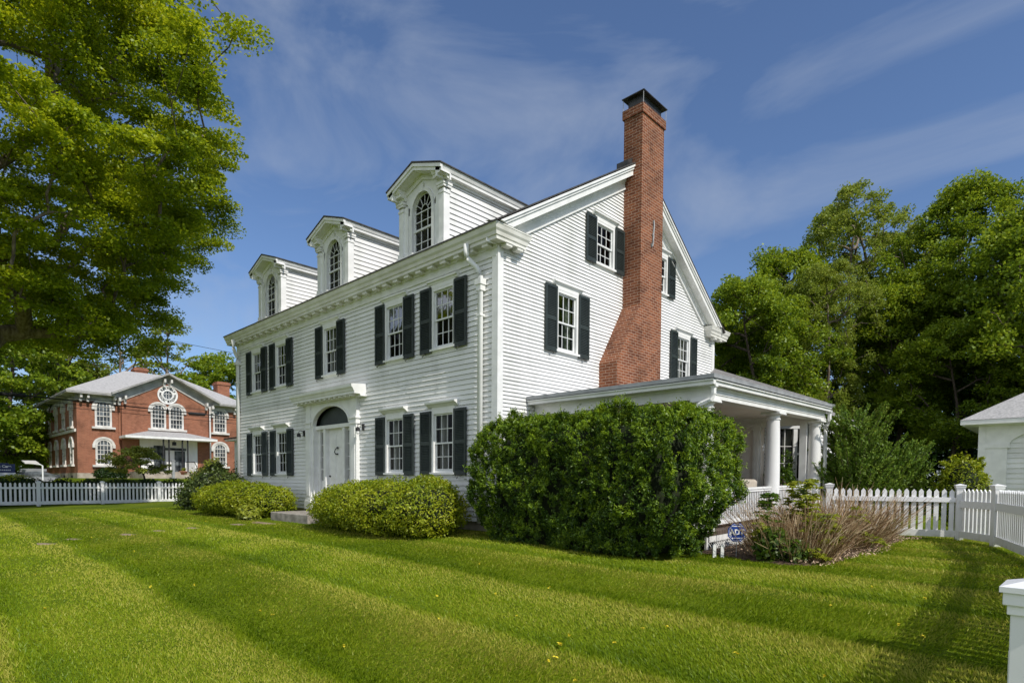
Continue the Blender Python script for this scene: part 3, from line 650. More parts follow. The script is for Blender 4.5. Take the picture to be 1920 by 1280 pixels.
# chimney ----------------------------------------------------------------------
ch = MB()
yl, yu, yr, xc = 3.48, 4.46, 5.50, .535
ch.prism([(0, yr, -.1), (0, yr, 10.08), (0, yu, 10.08), (0, yu, 5.40), (0, yl, 3.86), (0, yl, -.1)], (xc, 0, 0))
ch.box(-.035, xc + .035, yu - .035, yr + .035, 10.08, 10.30)
chim = ch.build('chimney', 'brick', house)
cp = MB()
cp.v = []; x0, x1, y0, y1 = -.05, xc + .06, yu - .05, yr + .06; xm, ym = (x0 + x1) / 2, (y0 + y1) / 2
for a, b in (((x0, y0), (x1, y0)), ((x1, y0), (x1, y1)), ((x1, y1), (x0, y1)), ((x0, y1), (x0, y0))):
    cp.face(((a[0], a[1], 10.60), (b[0], b[1], 10.60), (xm + (b[0] - xm) * .2, ym + (b[1] - ym) * .5, 10.74), (xm + (a[0] - xm) * .2, ym + (a[1] - ym) * .5, 10.74)))
    cp.face(((a[0], a[1], 10.58), (b[0], b[1], 10.58), (b[0], b[1], 10.60), (a[0], a[1], 10.60)))
cp.face([(xm + (p[0] - xm) * .2, ym + (p[1] - ym) * .5, 10.74) for p in ((x0, y0), (x1, y0), (x1, y1), (x0, y1))])
cp.face([(p[0], p[1], 10.58) for p in ((x0, y1), (x1, y1), (x1, y0), (x0, y0))])
cp.box(x0 + .12, x1 - .12, y0 + .12, y1 - .12, 10.30, 10.58)
cp.build('chimney_cap', 'darkmetal', chim)
ft = MB()
for x in (x0 + .03, x1 - .03):
    for y in (y0 + .03, y1 - .03): ft.tube([(x, y, 10.28), (x, y, 10.59)], .008, 4)
ft.build('cap_leg', 'metal', chim)
an = MB(); an.tube([(xc + .02, 5.02, 7.62), (xc + .03, 5.03, 7.5), (xc + .02, 5.02, 7.3), (xc + .025, 5.0, 7.1), (xc + .02, 4.99, 6.98), (xc + .02, 4.95, 6.95), (xc + .02, 4.93, 7.02)], .022, 6)
an.tube([(xc + .02, 4.98, 7.28), (xc + .025, 5.03, 7.18)], .022, 6); an.build('tie_iron', 'metal', chim)
fl = MB(); fl.prism([(-.06, yu - .22, roof_z(yu - .22) + .03), (-.06, yu - .0, roof_z(yu) + .03), (-.06, yu - .0, roof_z(yu) + .17), (-.06, yu - .22, roof_z(yu - .22) + .17)], (.32, 0, 0)); fl.build('flashing', 'darkmetal', chim)

# porch along the gable end -------------------------------------------------------
def PX(p): return (p[0], p[1], p[2] + .018 * (p[1] - .84))      # the old porch has settled towards the front
PXR = 4.2
mb = MB(PX)
mb.box(0.03, PXR, .835, .86, 2.70, 2.755); mb.box(PXR - .03, PXR, .86, 7.5, 2.70, 2.755)
mb.prism([(0.03, .84, 2.757), (PXR, .84, 2.757), (PXR, 7.5, 2.757), (.03, 7.5, 2.95), (.03, 2.2, 2.95)], (0, 0, .012))
mb.build('porch_roof', 'metal', house)
mb = MB()
mb.face(((0.03, 7.3, 2.86), (4.22, 7.3, 2.86), (4.22, 7.45, 2.89), (0.03, 9.75, 4.62)))
mb.face(((4.22, 7.45, 2.89), (3.45, 7.75, 2.90), (.03, 9.75, 4.62))); mb.face(((3.45, 7.75, 2.90), (3.45, 13.5, 2.90), (.03, 13.5, 4.62), (.03, 9.75, 4.62)))
mb.face(((.03, 9.75, 4.62), (.03, 13.5, 4.62), (-4, 13.5, 3.0), (-4, 9.75, 3.0)))
mb.build('rear_roof', 'roof_gray', house)
mb = MB(PX)                                # gutters
for z0, z1, e in ((2.60, 2.665, .03), (2.665, 2.688, .0)):
    mb.box(0.03, PXR - .03, .90 - .05 + e, .97, z0, z1); mb.box(PXR - .14, PXR - .02 - e, .97, 7.42, z0, z1)
mb.build('gutter', 'paint', house)
mb = MB(PX)                                # beam, soffit
mb.box(0.03, 4.02, 1.12, 1.40, 2.40, 2.63); mb.box(3.74, 4.02, 1.40, 7.32, 2.40, 2.63)
mb.box(0.03, 4.10, .97, 1.12, 2.60, 2.63); mb.box(4.02, 4.10, 1.12, 7.42, 2.60, 2.63); mb.box(4.02, 4.045, 1.1, 7.34, 2.56, 2.60); mb.box(0.03, 4.045, 1.095, 1.12, 2.56, 2.60)
mb.box(4.02, 4.035, 1.1, 7.34, 2.475, 2.50)
mb.box(0.03, 3.74, 7.1, 7.32, 2.30, 2.63)
mb.build('porch_beam', 'trim', house)
mb = MB(PX); mb.box(.03, 3.75, 1.39, 7.15, 2.54, 2.56); mb.build('porch_ceiling', 'porchwall', house)
mb = MB(PX); mb.box(.03, 4.06, 1.0, 7.45, .06, .13); mb.build('porch_floor', 'deck', house)
mb = MB(PX); mb.box(.034, .05, 1.4, 7.2, .13, 2.54); mb.box(0.05, 2.62, 7.2, 7.24, .13, 2.54)
mb.build('porch_wall', 'porchwall', house)
mb = MB(PX)
mb.box(2.36, 2.54, 7.12, 7.199, .13, 2.24); mb.box(2.33, 2.57, 7.09, 7.199, 2.24, 2.32); mb.box(2.30, 2.60, 7.06, 7.199, 2.32, 2.40); mb.box(2.40, 2.44, 7.105, 7.12, .3, 2.15); mb.box(2.46, 2.50, 7.105, 7.12, .3, 2.15)
mb.build('porch_pilaster', 'trim', house)
cm = MB(); cm.lathe(0, 0, [(.19, 0), (.19, .05), (.175, .06), (.17, .09), (.150, .10), (.152, .6), (.148, 1.2), (.138, 1.8), (.128, 2.1), (.146, 2.11), (.146, 2.13), (.128, 2.14), (.128, 2.17), (.15, 2.20), (.175, 2.215)], 28)
cm.box(-.20, .20, -.20, .20, 2.215, 2.245); cm.box(-.19, .19, -.19, .19, 2.245, 2.27)
for v, (x, y) in enumerate(((3.86, 4.40), (3.86, 7.14), (3.86, 1.26), (1.2, 1.26))):
    if v == 0: c0 = cm.build('porch_column', 'paint', house, (x, y, .13 + .018 * (y - .84)), smooth=True); m_ = c0.modifiers.new('e', 'EDGE_SPLIT'); m_.split_angle = R(35)
    else: dup(c0, house, (x, y, .13 + .018 * (y - .84)))
mb = MB(PX); mb.box(3.56, 3.72, 6.98, 7.30, .13, 2.40); mb.build('corner_post', 'trim', house)
def railing(a, b):
    mb = MB(PX); ax = 1 if a[0] == b[0] else 0; L = b[ax] - a[ax]
    def bx(s0, s1, w, z0, z1):
        if ax: mb.box(a[0] - w, a[0] + w, s0, s1, z0, z1)
        else: mb.box(s0, s1, a[1] - w, a[1] + w, z0, z1)
    bx(a[ax], b[ax], .05, .80, .84); bx(a[ax], b[ax], .035, .755, .80); bx(a[ax], b[ax], .04, .20, .26)
    n = int(L / .088)
    for i in range(n): s = a[ax] + (i + .5) * L / n; bx(s - .017, s + .017, .017, .26, .755)
    mb.build('porch_railing', 'paint', house)
railing((3.86, 1.42), (3.86, 4.25)); railing((3.86, 4.55), (3.86, 6.99)); railing((1.36, 1.26), (3.70, 1.26))
mb = MB(PX)                                # lattice skirt with its frame
y0, y1, z0, z1 = 1.05, 7.35, -.2, .03
mb.box(4.02, 4.05, y0, y1, -.05, .055); mb.box(4.02, 4.05, y0, y1, -.33, -.27); mb.box(4.01, 4.05, y0 - .06, y0 + .04, -.4, .05)
st = .075; y = y0 - .5
while y < y1 + .5:
    for s in (-1, 1):
        a, b = (y, -.30), (y + s * .28, -.02)
        if min(a[0], b[0]) > y0 and max(a[0], b[0]) < y1:
            dz = .011; mb.prism([(4.022 + .006 * s, a[0] - dz, a[1]), (4.022 + .006 * s, a[0] + dz, a[1]), (4.022 + .006 * s, b[0] + dz, b[1]), (4.022 + .006 * s, b[0] - dz, b[1])], (.008, 0, 0))
    y += st
mb.build('lattice_skirt', 'paint', house)
mb = MB(); mb.face(((3.6, 1.2, -.4), (3.6, 7.3, -.4), (3.6, 7.3, .1), (3.6, 1.2, .1))); mb.build('crawl_shade', 'interior', house)  # dark sheet, the shade under the porch put into its colour
for yy, pts in ((1, [(4.12, 1.0, 2.60), (4.12, 1.0, 2.46), (4.08, .99, 2.36), (3.86, .97, 2.28), (3.80, .97, 2.2), (3.80, .97, .0)]), (7, [(4.12, 7.36, 2.72), (4.12, 7.36, 2.48), (4.06, 7.38, 2.40), (3.98, 7.40, 2.34), (4.02, 7.42, 2.25), (4.02, 7.42, -.2)])):
    t = MB(); t.tube(pts, .045, 6); t.box(pts[0][0] - .055, pts[0][0] + .055, pts[0][1] - .05, pts[0][1] + .05, pts[0][2] - .03, pts[0][2] + .03); t.build('downspout', 'paint', house)
# ell behind the porch, with a bay window on its slanted corner
BA, BB = Vector((2.62, 7.85)), Vector((3.52, 8.58)); bu = (BB - BA).normalized(); bn = Vector((bu.y, -bu.x)); BL = (BB - BA).length
def MPB(s, o, z): q = BA + bu * s + bn * o; return (q.x, q.y, z)
mb = MB()
clap(mb, MPB, .1, 2.75, .1, lambda z: (0, BL), [(.03, .86, 1.05, 2.48)])
clap(mb, lambda s, o, z: (2.62 + o, s, z), .1, 2.75, .1, lambda z: (7.2, 7.85), [])
clap(mb, lambda s, o, z: (3.52 + o, s, z), .1, 2.75, .1, lambda z: (8.58, 13), [])
mb.build('ell_wall', 'siding', house)
mb = MB(lambda p: MPB(p[0], -p[1], p[2]))
for a, b in ((.0, .07), (.50, .60), (.80, .88)): mb.box(a, b, -.06, .03, 1.0, 2.5)
mb.box(-.03, .92, -.07, .03, 2.42, 2.52); mb.box(-.05, .94, -.10, .03, .99, 1.08); mb.box(.60, .80, -.03, .02, 1.72, 1.77)
for z in (1.5, 1.95): mb.box(.07, .5, -.02, .01, z - .008, z + .008)
mb.box(.28, .296, -.02, .01, 1.08, 2.42)
ew = mb.build('window', 'trim', house)
mb = MB(lambda p: MPB(p[0], -p[1], p[2])); mb.face(((.05, .0, 1.05), (.85, .0, 1.05), (.85, .0, 2.45), (.05, .0, 2.45))); mb.build('pane', 'glass', ew)
mb = MB(lambda p: MPB(p[0], -p[1], p[2])); n = 40
f = lambda q: (.26 + q * .24 / n, .10 + .02 * math.sin(q * 1.3))
for k in range(n): a, b = f(k), f(k + 1); mb.face(((a[0], a[1], 1.1), (b[0], b[1], 1.1), (b[0], b[1], 2.4), (a[0], a[1], 2.4)))
mb.build('curtain', 'curtain', ew)
mb = MB(lambda p: MPB(p[0], -p[1], p[2])); mb.face(((-.3, .45, .1), (1.2, .45, .1), (1.2, .45, 2.7), (-.3, .45, 2.7))); mb.build('shade_backing', 'interior', house)
# low wing at the far end
mb = MB(); xw0, xw1, yw = -17.6, -HW, 1.6
clap(mb, lambda s, o, z: (s, yw - o, z), .05, 2.62, .105, lambda z: (xw0, xw1), [(-15.1, -13.9, .9, 2.05)])
mb.face(((xw0, yw, 0), (xw0, yw + 5, 0), (xw0, yw + 5, 2.7), (xw0, yw, 2.7)))
mb.box(xw0 - .02, xw0 + .1, yw - .03, yw + .1, 0, 2.62); mb.build('wing_wall', 'siding', house)
mb = MB(); mb.prism([(xw0 - .35, yw - .35, 2.66), (xw0 - .35, yw + 2.6, 3.25), (xw0 - .35, yw + 5.4, 2.66), (xw0 - .35, yw + 5.4, 2.72), (xw0 - .35, yw + 2.6, 3.32), (xw0 - .35, yw - .35, 2.72)], (-xw0 + xw1 + .35, 0, 0)); mb.build('wing_roof', 'shingle', house)
mb = MB(); mb.box(xw0 - .3, xw1, yw - .32, yw - .0, 2.60, 2.655); mb.build('wing_cornice', 'trim', house)
mb = MB()
for x in (-15.1, -14.53, -13.98): mb.box(x, x + .08, yw - .05, yw + .04, .9, 2.05)
mb.box(-15.15, -13.85, yw - .05, yw + .04, 2.0, 2.1); mb.box(-15.15, -13.85, yw - .07, yw + .04, .86, .92)
for x in (-14.78, -14.25): mb.box(x, x + .03, yw - .02, yw + .02, .92, 2.0)
ww = mb.build('window', 'trim', house)
mb = MB(); mb.face(((-15.1, yw + .03, .9), (-13.9, yw + .03, .9), (-13.9, yw + .03, 2.05), (-15.1, yw + .03, 2.05))); mb.build('pane', 'glass', ww)
mb = MB(); mb.face(((-17.5, yw + .6, 0), (-13.2, yw + .6, 0), (-13.2, yw + .6, 2.6), (-17.5, yw + .6, 2.6))); mb.build('shade_backing', 'interior', house)

# things on and by the house --------------------------------------------------------
mb = MB(); mb.box(-7.3, -5.2, -1.45, -.0, -.2, .10)
tag(mb.build('stone_step', 'stone', bevel=.02), 'broad low granite step under the front door', 'step')
so = thing('porch_sofa', 'beige cushioned sofa on the porch behind the white railing', 'sofa', (2.5, 4.75, .20))
mb = MB(); mb.box(0, .8, 0, 1.9, .28, .42); mb.build('seat', 'cushion', so, bevel=.05)
mb = MB(); mb.box(-.05, .2, 0, 1.9, .42, .86); mb.build('backrest', 'cushion', so, bevel=.07)
for y in (-.16, 1.9): mb = MB(); mb.box(0, .8, y, y + .16, .1, .66); mb.build('armrest', 'cushion', so, bevel=.05)
for x in (.05, .72):
    for y in (.05, 1.82): mb = MB(); mb.box(x, x + .05, y, y + .05, 0, .28); mb.build('leg', 'deck', so)
pp = thing('porch_plant', 'small dark leafy plant in a clay pot on the porch by the far column', 'potted plant', (3.22, 6.85, .24))
mb = MB(); mb.lathe(0, 0, [(.13, 0), (.17, .3), (.19, .31), (.19, .36), (.15, .36)], 16); mb.build('pot', 'clay', pp, smooth=True)
cc = np.random.default_rng(3).normal(scale=(.16, .16, .30), size=(60, 3)) + (0, 0, .85)
V, F = sprays(cc, 26, .12, .08, .06, rg=np.random.default_rng(4)); np_mesh('foliage', V, F, 'yew', pp)
mb = MB(); mb.tube([(0, 0, .35), (.02, .01, .9)], .015, 5); mb.build('stem', 'darkbark', pp)
st_ = MB()
for k in range(5):
    a, b = R(90 + 72 * k), R(90 + 72 * k + 36)
    st_.tube([(0, 0, 0), (0, .075 * math.cos(a), .075 * math.sin(a))], .012, 4)
tag(st_.build('column_ornament', 'white', None, (3.70, 4.34, 1.72)), 'small white star ornament fixed on the near porch column', 'ornament')
# ------------------------------------------------------------------ ground
def grid_ground(xs, ys, name, m, dz=0):
    X, Y = np.meshgrid(xs, ys); Z = np.vectorize(gz)(X, Y) + dz
    V = np.stack([X.ravel(), Y.ravel(), Z.ravel()], 1); nx, ny = len(xs), len(ys)
    i = np.arange(ny - 1)[:, None] * nx + np.arange(nx - 1)[None]; i = i.ravel()
    return np_mesh(name, V, np.stack([i, i + 1, i + nx + 1, i + nx], 1), m, smooth=True)
m, nt, out = mat('lawn')
tc = N(nt, 'ShaderNodeTexCoord'); ob = tc.outputs['Object']
n1 = N(nt, 'ShaderNodeTexNoise', i_Scale=0.55, i_Detail=5); nt.links.new(ob, n1.inputs['Vector'])
n2 = N(nt, 'ShaderNodeTexNoise', i_Scale=38.0, i_Detail=5); nt.links.new(ob, n2.inputs['Vector'])
ca = ramp(nt, n1.outputs['Fac'], [(0.35, (0.085, 0.13, 0.005)), (0.55, (0.125, 0.175, 0.007)), (0.72, (0.16, 0.195, 0.010))])
cb = ramp(nt, n2.outputs['Fac'], [(0.3, (0.35, 0.38, 0.3)), (0.7, (1.45, 1.4, 1.3))])
mx = N(nt, 'ShaderNodeMix', data_type='RGBA', blend_type='MULTIPLY'); mx.inputs[0].default_value = 1; nt.links.new(ca, mx.inputs[6]); nt.links.new(cb, mx.inputs[7])
p = N(nt, 'ShaderNodeBsdfPrincipled', i_Roughness=0.95); p.inputs['Specular IOR Level'].default_value = 0.1
nt.links.new(mx.outputs[2], p.inputs['Base Color']); nt.links.new(bump(nt, n2.outputs['Fac'], 0.8, 0.03), p.inputs['Normal']); nt.links.new(p.outputs[0], out.inputs[0]); M['lawn'] = m
xs = np.unique(np.concatenate([np.linspace(-900, -60, 12), np.arange(-60, 16, 0.8), np.linspace(16, 900, 14)]))
ys = np.unique(np.concatenate([np.linspace(-900, -30, 14), np.arange(-30, 30, 0.8), np.linspace(30, 900, 14)]))
g = grid_ground(xs, ys, 'ground', 'lawn'); g['kind'] = 'structure'
rd = grid_ground(np.linspace(-32.5, -25.6, 10), np.linspace(-200, 200, 60), 'road', 'asphalt', 0.012); rd['kind'] = 'structure'
# mulch bed along the porch
bed_pts = [(4.0, .80), (4.9, .42), (5.5, .28), (5.9, .45), (6.0, 1.0), (6.02, 1.9), (6.02, 3.2), (5.98, 4.6), (6.0, 6.2), (5.7, 6.6), (4.0, 6.6)]
V = []; F = []
cen = Vector((4.6, 3.0)); rgm = np.random.default_rng(11)
rings = []
dens = []
for i in range(len(bed_pts)):
    a, b = Vector(bed_pts[i]), Vector(bed_pts[(i + 1) % len(bed_pts)])
    for k in range(8):
        q = a.lerp(b, k / 8); q += (q - cen).normalized() * rgm.normal(scale=.05); dens.append(q)
mb = MB(); nb = len(dens)
for r_, up in ((1.0, -.015), (.93, .03), (.6, .05), (.0, .06)):
    rings.append([mb.pt((cen.x + (q.x - cen.x) * r_, cen.y + (q.y - cen.y) * r_, gz(cen.x + (q.x - cen.x) * r_, cen.y + (q.y - cen.y) * r_) + up)) for q in dens])
for u, w in zip(rings, rings[1:]):
    for k in range(nb): mb.f.append([u[k], u[(k + 1) % nb], w[(k + 1) % nb], w[k]])
bd = mb.build('planting_bed', 'mulch', smooth=True); bd['kind'] = 'structure'
# fallen leaves and bark chips on the bed
pts = []
while len(pts) < 4200:
    x, y = rgm.uniform(4.1, 6.5), rgm.uniform(-.4, 6.4)
    inside = all(True for _ in [0]) and (x < 6.2 - .1 * math.sin(y * 1.7)) and (y > .95 - (x - 4) * .35)
    if inside: pts.append((x, y, gz(x, y) + .05 + rgm.random() * .03))
pts = np.array(pts); nr = rgm.normal(scale=.5, size=pts.shape); nr[:, 2] += 1
V, F = leaf_quads(pts, nr, rgm.uniform(.02, .06, len(pts)), rgm.uniform(.008, .032, len(pts)), rg=rgm)
lt = np_mesh('leaf_litter', V, F, 'stalk'); lt['kind'] = 'stuff'

# stepping stones from the door to the street
stones = [((-6.55, -1.85), .62, .34), ((-6.62, -2.55), .34, .26), ((-6.66, -3.60), .30, .24), ((-6.65, -4.30), .27, .2), ((-6.45, -4.95), .34, .25), ((-6.45, -5.95), .27, .2), ((-6.03, -6.45), .33, .24), ((-6.25, -7.3), .3, .25)]
lab = ['long pale flagstone in the grass right below the granite step', 'second flagstone out from the granite step, half sunk in grass', 'third flagstone out from the granite step, nearly grown over', 'fourth stepping stone from the door, small and grassy edged', 'fifth stepping stone from the door, broad and reddish', 'sixth stepping stone from the door, narrow and reddish', 'seventh stepping stone from the door, before the open lawn', 'last stepping stone, farthest from the front door']
stone_xy = []
for i, (((x, y), a, b), l) in enumerate(zip(stones, lab)):
    if i: a, b = a * .8, b * .8
    mb = MB(); rs = random.Random(i); n = 11; rg_ = []
    ang = [2 * math.pi * k / n + rs.uniform(-.15, .15) for k in range(n)]; rr = [rs.uniform(.82, 1.1) for _ in ang]
    for s, z in ((1.0, -.06), (1.0, -.008), (.94, .002)):
        rg_.append([mb.pt((a * s * r_ * math.cos(t), b * s * r_ * math.sin(t), z)) for t, r_ in zip(ang, rr)])
    for u, w in zip(rg_, rg_[1:]):
        for k in range(n): mb.f.append([u[k], u[(k + 1) % n], w[(k + 1) % n], w[k]])
    mb.f.append(rg_[-1])
    o = mb.build('stepping_stone', 'flag', None, (x, y, gz(x, y) + .0)); tag(o, l, 'stone', 'stepping stones across the lawn'); stone_xy.append((x, y, a, b))

# grass: mown in strips parallel to the house, each strip lying the other way
m, nt, out = mat('grass_blade')
geo = N(nt, 'ShaderNodeNewGeometry'); tc = N(nt, 'ShaderNodeTexCoord')
n1 = N(nt, 'ShaderNodeTexNoise', i_Scale=0.5, i_Detail=4); nt.links.new(tc.outputs['Object'], n1.inputs['Vector'])
a = N(nt, 'ShaderNodeMath', operation='MULTIPLY_ADD'); nt.links.new(geo.outputs['Random Per Island'], a.inputs[0]); a.inputs[1].default_value = 0.45; nt.links.new(n1.outputs['Fac'], a.inputs[2])
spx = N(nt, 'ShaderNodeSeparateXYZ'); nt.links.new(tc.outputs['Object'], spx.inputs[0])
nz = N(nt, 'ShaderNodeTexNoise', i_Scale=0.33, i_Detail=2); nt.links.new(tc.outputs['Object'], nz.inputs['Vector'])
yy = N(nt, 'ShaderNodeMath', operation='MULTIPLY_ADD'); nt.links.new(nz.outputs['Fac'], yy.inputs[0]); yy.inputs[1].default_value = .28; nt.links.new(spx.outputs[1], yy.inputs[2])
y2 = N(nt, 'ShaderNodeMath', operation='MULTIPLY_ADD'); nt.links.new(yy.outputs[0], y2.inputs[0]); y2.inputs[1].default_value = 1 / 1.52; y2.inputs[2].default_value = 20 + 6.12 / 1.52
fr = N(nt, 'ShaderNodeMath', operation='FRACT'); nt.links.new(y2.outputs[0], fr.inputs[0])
stv = ramp(nt, fr.outputs[0], [(0, (.46, .46, .46)), (.05, (.22, .22, .22)), (.13, (.27, .27, .27)), (.24, (.46, .46, .46)), (.60, (.52, .52, .52)), (.76, (.70, .70, .70)), (.93, (.74, .74, .74)), (1, (.46, .46, .46))])  # light and dark of the leaning strips, put into the blade colour
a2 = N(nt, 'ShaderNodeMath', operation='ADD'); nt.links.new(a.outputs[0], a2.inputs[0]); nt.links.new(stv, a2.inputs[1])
a = N(nt, 'ShaderNodeMath', operation='SUBTRACT'); nt.links.new(a2.outputs[0], a.inputs[0]); a.inputs[1].default_value = .5
col = ramp(nt, a.outputs[0], [(0.25, (0.076, 0.140, 0.004)), (0.55, (0.175, 0.260, 0.006)), (0.80, (0.275, 0.340, 0.014)), (1.0, (0.44, 0.42, 0.07))])
d = N(nt, 'ShaderNodeBsdfDiffuse'); t = N(nt, 'ShaderNodeBsdfTranslucent'); gl = N(nt, 'ShaderNodeBsdfGlossy'); gl.inputs['Roughness'].default_value = .4; gl.inputs[0].default_value = (.8, .9, .7, 1)
nt.links.new(col, d.inputs[0]); nt.links.new(col, t.inputs[0])
m1 = N(nt, 'ShaderNodeMixShader'); m1.inputs[0].default_value = .38; nt.links.new(d.outputs[0], m1.inputs[1]); nt.links.new(t.outputs[0], m1.inputs[2])
m2 = N(nt, 'ShaderNodeMixShader'); m2.inputs[0].default_value = .012; nt.links.new(m1.outputs[0], m2.inputs[1]); nt.links.new(gl.outputs[0], m2.inputs[2])
nt.links.new(m2.outputs[0], out.inputs[0]); M['grass'] = m
NG = 760000; rgg = np.random.default_rng(21); CX, CY = 8.535, -8.445
r_ = 2.6 * (26 / 2.6) ** rgg.random(NG); th = rgg.uniform(R(42), R(192), NG)
x = CX + r_ * np.cos(th); y = CY + r_ * np.sin(th)
lump = np.sin(x * 3.1 + 1.3 * np.sin(y * 2.3)) * np.sin(y * 3.7 + 1.1 * np.sin(x * 1.9))
keep = ~((x > -17.7) & (x < 0.3) & (y > -.15)) & ~((x > 0) & (x < 4.2) & (y > -.75)) & ~((x > 4.0) & (x < 5.93 - .1 * np.sin(y * 1.7) - .12 * rgg.random(len(x))) & (y > .95 - (x - 4) * .35 + .25 * rgg.random(len(x))) & (y < 6.7))
keep &= ~((x > -7.35) & (x < -5.15) & (y > -1.5)) & (x > -21.9) & (y < 8.5)
for sx, sy, sa, sb in stone_xy: keep &= ~(((x - sx) / sa) ** 2 + ((y - sy) / sb) ** 2 < .45 + .4 * rgg.random(len(x)))
x, y, r_, lump = x[keep], y[keep], r_[keep], lump[keep]; n = len(x)
z = np.array([gz(a, b) for a, b in zip(x, y)])
h = rgg.uniform(.018, .038, n) * (1 + .25 * lump); w = .0021 + .00062 * r_
yw = y + .10 * np.sin(x * .9) + .22 * np.sin(x * .23)
ph = ((yw + 6.25) / 1.52) % 2.0                      # which strip, and how far across it
dirx = np.where(ph < 1.0, 1.0, -1.0); edge = np.minimum(ph % 1.0, 1 - ph % 1.0)
lean = .55 * np.clip(edge * 6, 0.2, 1)
h = h * np.where((ph % 1.0) < .16, 1.25, 1.0)
az = rgg.uniform(0, 2 * np.pi, n); side = np.stack([np.cos(az), np.sin(az), np.zeros(n)], 1)
tipv = np.stack([dirx * lean * h + rgg.normal(scale=.45, size=n) * h, rgg.normal(scale=.45, size=n) * h, h], 1)
P0 = np.stack([x, y, z - .004], 1)
V = np.empty((n, 3, 3)); V[:, 0] = P0 - side * w[:, None]; V[:, 1] = P0 + side * w[:, None]; V[:, 2] = P0 + tipv
gr = np_mesh('grass', V.reshape(-1, 3), np.arange(n * 3).reshape(n, 3), 'grass'); gr['kind'] = 'stuff'; gr['label'] = 'short green grass mown in pale and dark strips'

rgd = np.random.default_rng(5); nd = 120
q = 3.0 * (22 / 3.0) ** rgd.random(nd); t_ = rgd.uniform(R(75), R(185), nd); dx, dy = CX + q * np.cos(t_), CY + q * np.sin(t_)
s_ = ~((dx > -14) & (dx < 6.3) & (dy > -2.8)) & (dx > -20) & (dy < 5)
C = np.stack([dx[s_], dy[s_], np.array([gz(a, b) for a, b in zip(dx[s_], dy[s_])]) + .042], 1); C = np.repeat(C, 5, 0) + rgd.normal(scale=.006, size=(len(C) * 5, 3)); nr = rgd.normal(scale=.4, size=C.shape); nr[:, 2] += 1
M['petal'] = noise_mat('yellow_petal', (.62, .50, .02), (.75, .62, .04), 9, .7)
V, F = leaf_quads(C, nr, .030, .016, rg=rgd); dd = np_mesh('dandelions', V, F, 'petal'); dd['kind'] = 'stuff'; dd['label'] = 'scattered small yellow dandelion flowers in the lawn'

# ------------------------------------------------------------------ picket fences
def post_mesh(h, w=.065, panel=False):
    mb = MB(); mb.box(-w, w, -w, w, -.15, h - .10)
    if panel:
        for s in (-1, 1):
            mb.box(-w + .018, w - .018, s * w - .003, s * w + .003, .1, h - .22)
    mb.box(-w - .008, w + .008, -w - .008, w + .008, h - .105, h - .075); mb.box(-w - .018, w + .018, -w - .018, w + .018, h - .075, h - .035)
    a = w + .026
    v = [(-a, -a, h - .035), (a, -a, h - .035), (a, a, h - .035), (-a, a, h - .035)]
    u = [(-a, -a, h - .018), (a, -a, h - .018), (a, a, h - .018), (-a, a, h - .018)]
    for i in range(4): j = (i + 1) % 4; mb.face((v[i], v[j], u[j], u[i])); mb.face((u[i], u[j], (0, 0, h + .012)))
    mb.face(v[::-1]); return mb
def panel_mesh(L, hgt, pw=.075, gapw=.062, pointed=True, drop=0.0, rail=.075, rz=.74):
    mb = MB(); n = max(2, int((L - .13) / (pw + gapw))); p = (L - .13) / n
    sl = lambda s: drop * s / L
    for i in range(n):
        s = .065 + (i + .5) * p + rng.uniform(-.004, .004); z = sl(s) + rng.uniform(-.006, .006); a, b = s - pw / 2, s + pw / 2
        tip = [(a, 0, z + .10), (b, 0, z + .10), (b, 0, z + hgt - .055)]
        tip += [(s, 0, z + hgt)] if pointed else [(s + .022, 0, z + hgt - .012), (s, 0, z + hgt), (s - .022, 0, z + hgt - .012)]
        tip += [(a, 0, z + hgt - .055)]
        mb.prism([(q[0], .006, q[2]) for q in tip], (0, .022, 0))
    for z0, z1, y0, y1 in ((.06, .20, -.03, .0045), (hgt * rz, hgt * rz + rail, -.03, .0045)):
        mb.prism([(.06, y0, z0 + sl(.06)), (L - .06, y0, z0 + sl(L)), (L - .06, y0, z1 + sl(L)), (.06, y0, z1 + sl(.06))], (0, y1 - y0, 0))
    return mb
# street fence
lf = thing('picket_fence', 'long white picket fence along the street, dappled with shade under the maple', 'fence', (-22, 0, 0), 0, 'white picket fences')
ps = [-15.43, -13.25, -11.07, -8.89, -6.70, -4.52, -2.33, -.15, 2.03, 4.2]
p0 = None
for i, y in enumerate(ps):
    if p0 is None: p0 = post_mesh(1.02, .06).build('post', 'fence', lf, (0, y, -.17))
    else: dup(p0, lf, (0, y, -.17))
q0 = None
for a, b in zip(ps, ps[1:]):
    if q0 is None: q0 = panel_mesh(2.18, .955, pointed=False).build('picket_panel', 'fence', lf, (0, a, -.17), R(90))
    else: dup(q0, lf, (0, a, -.17), R(90))
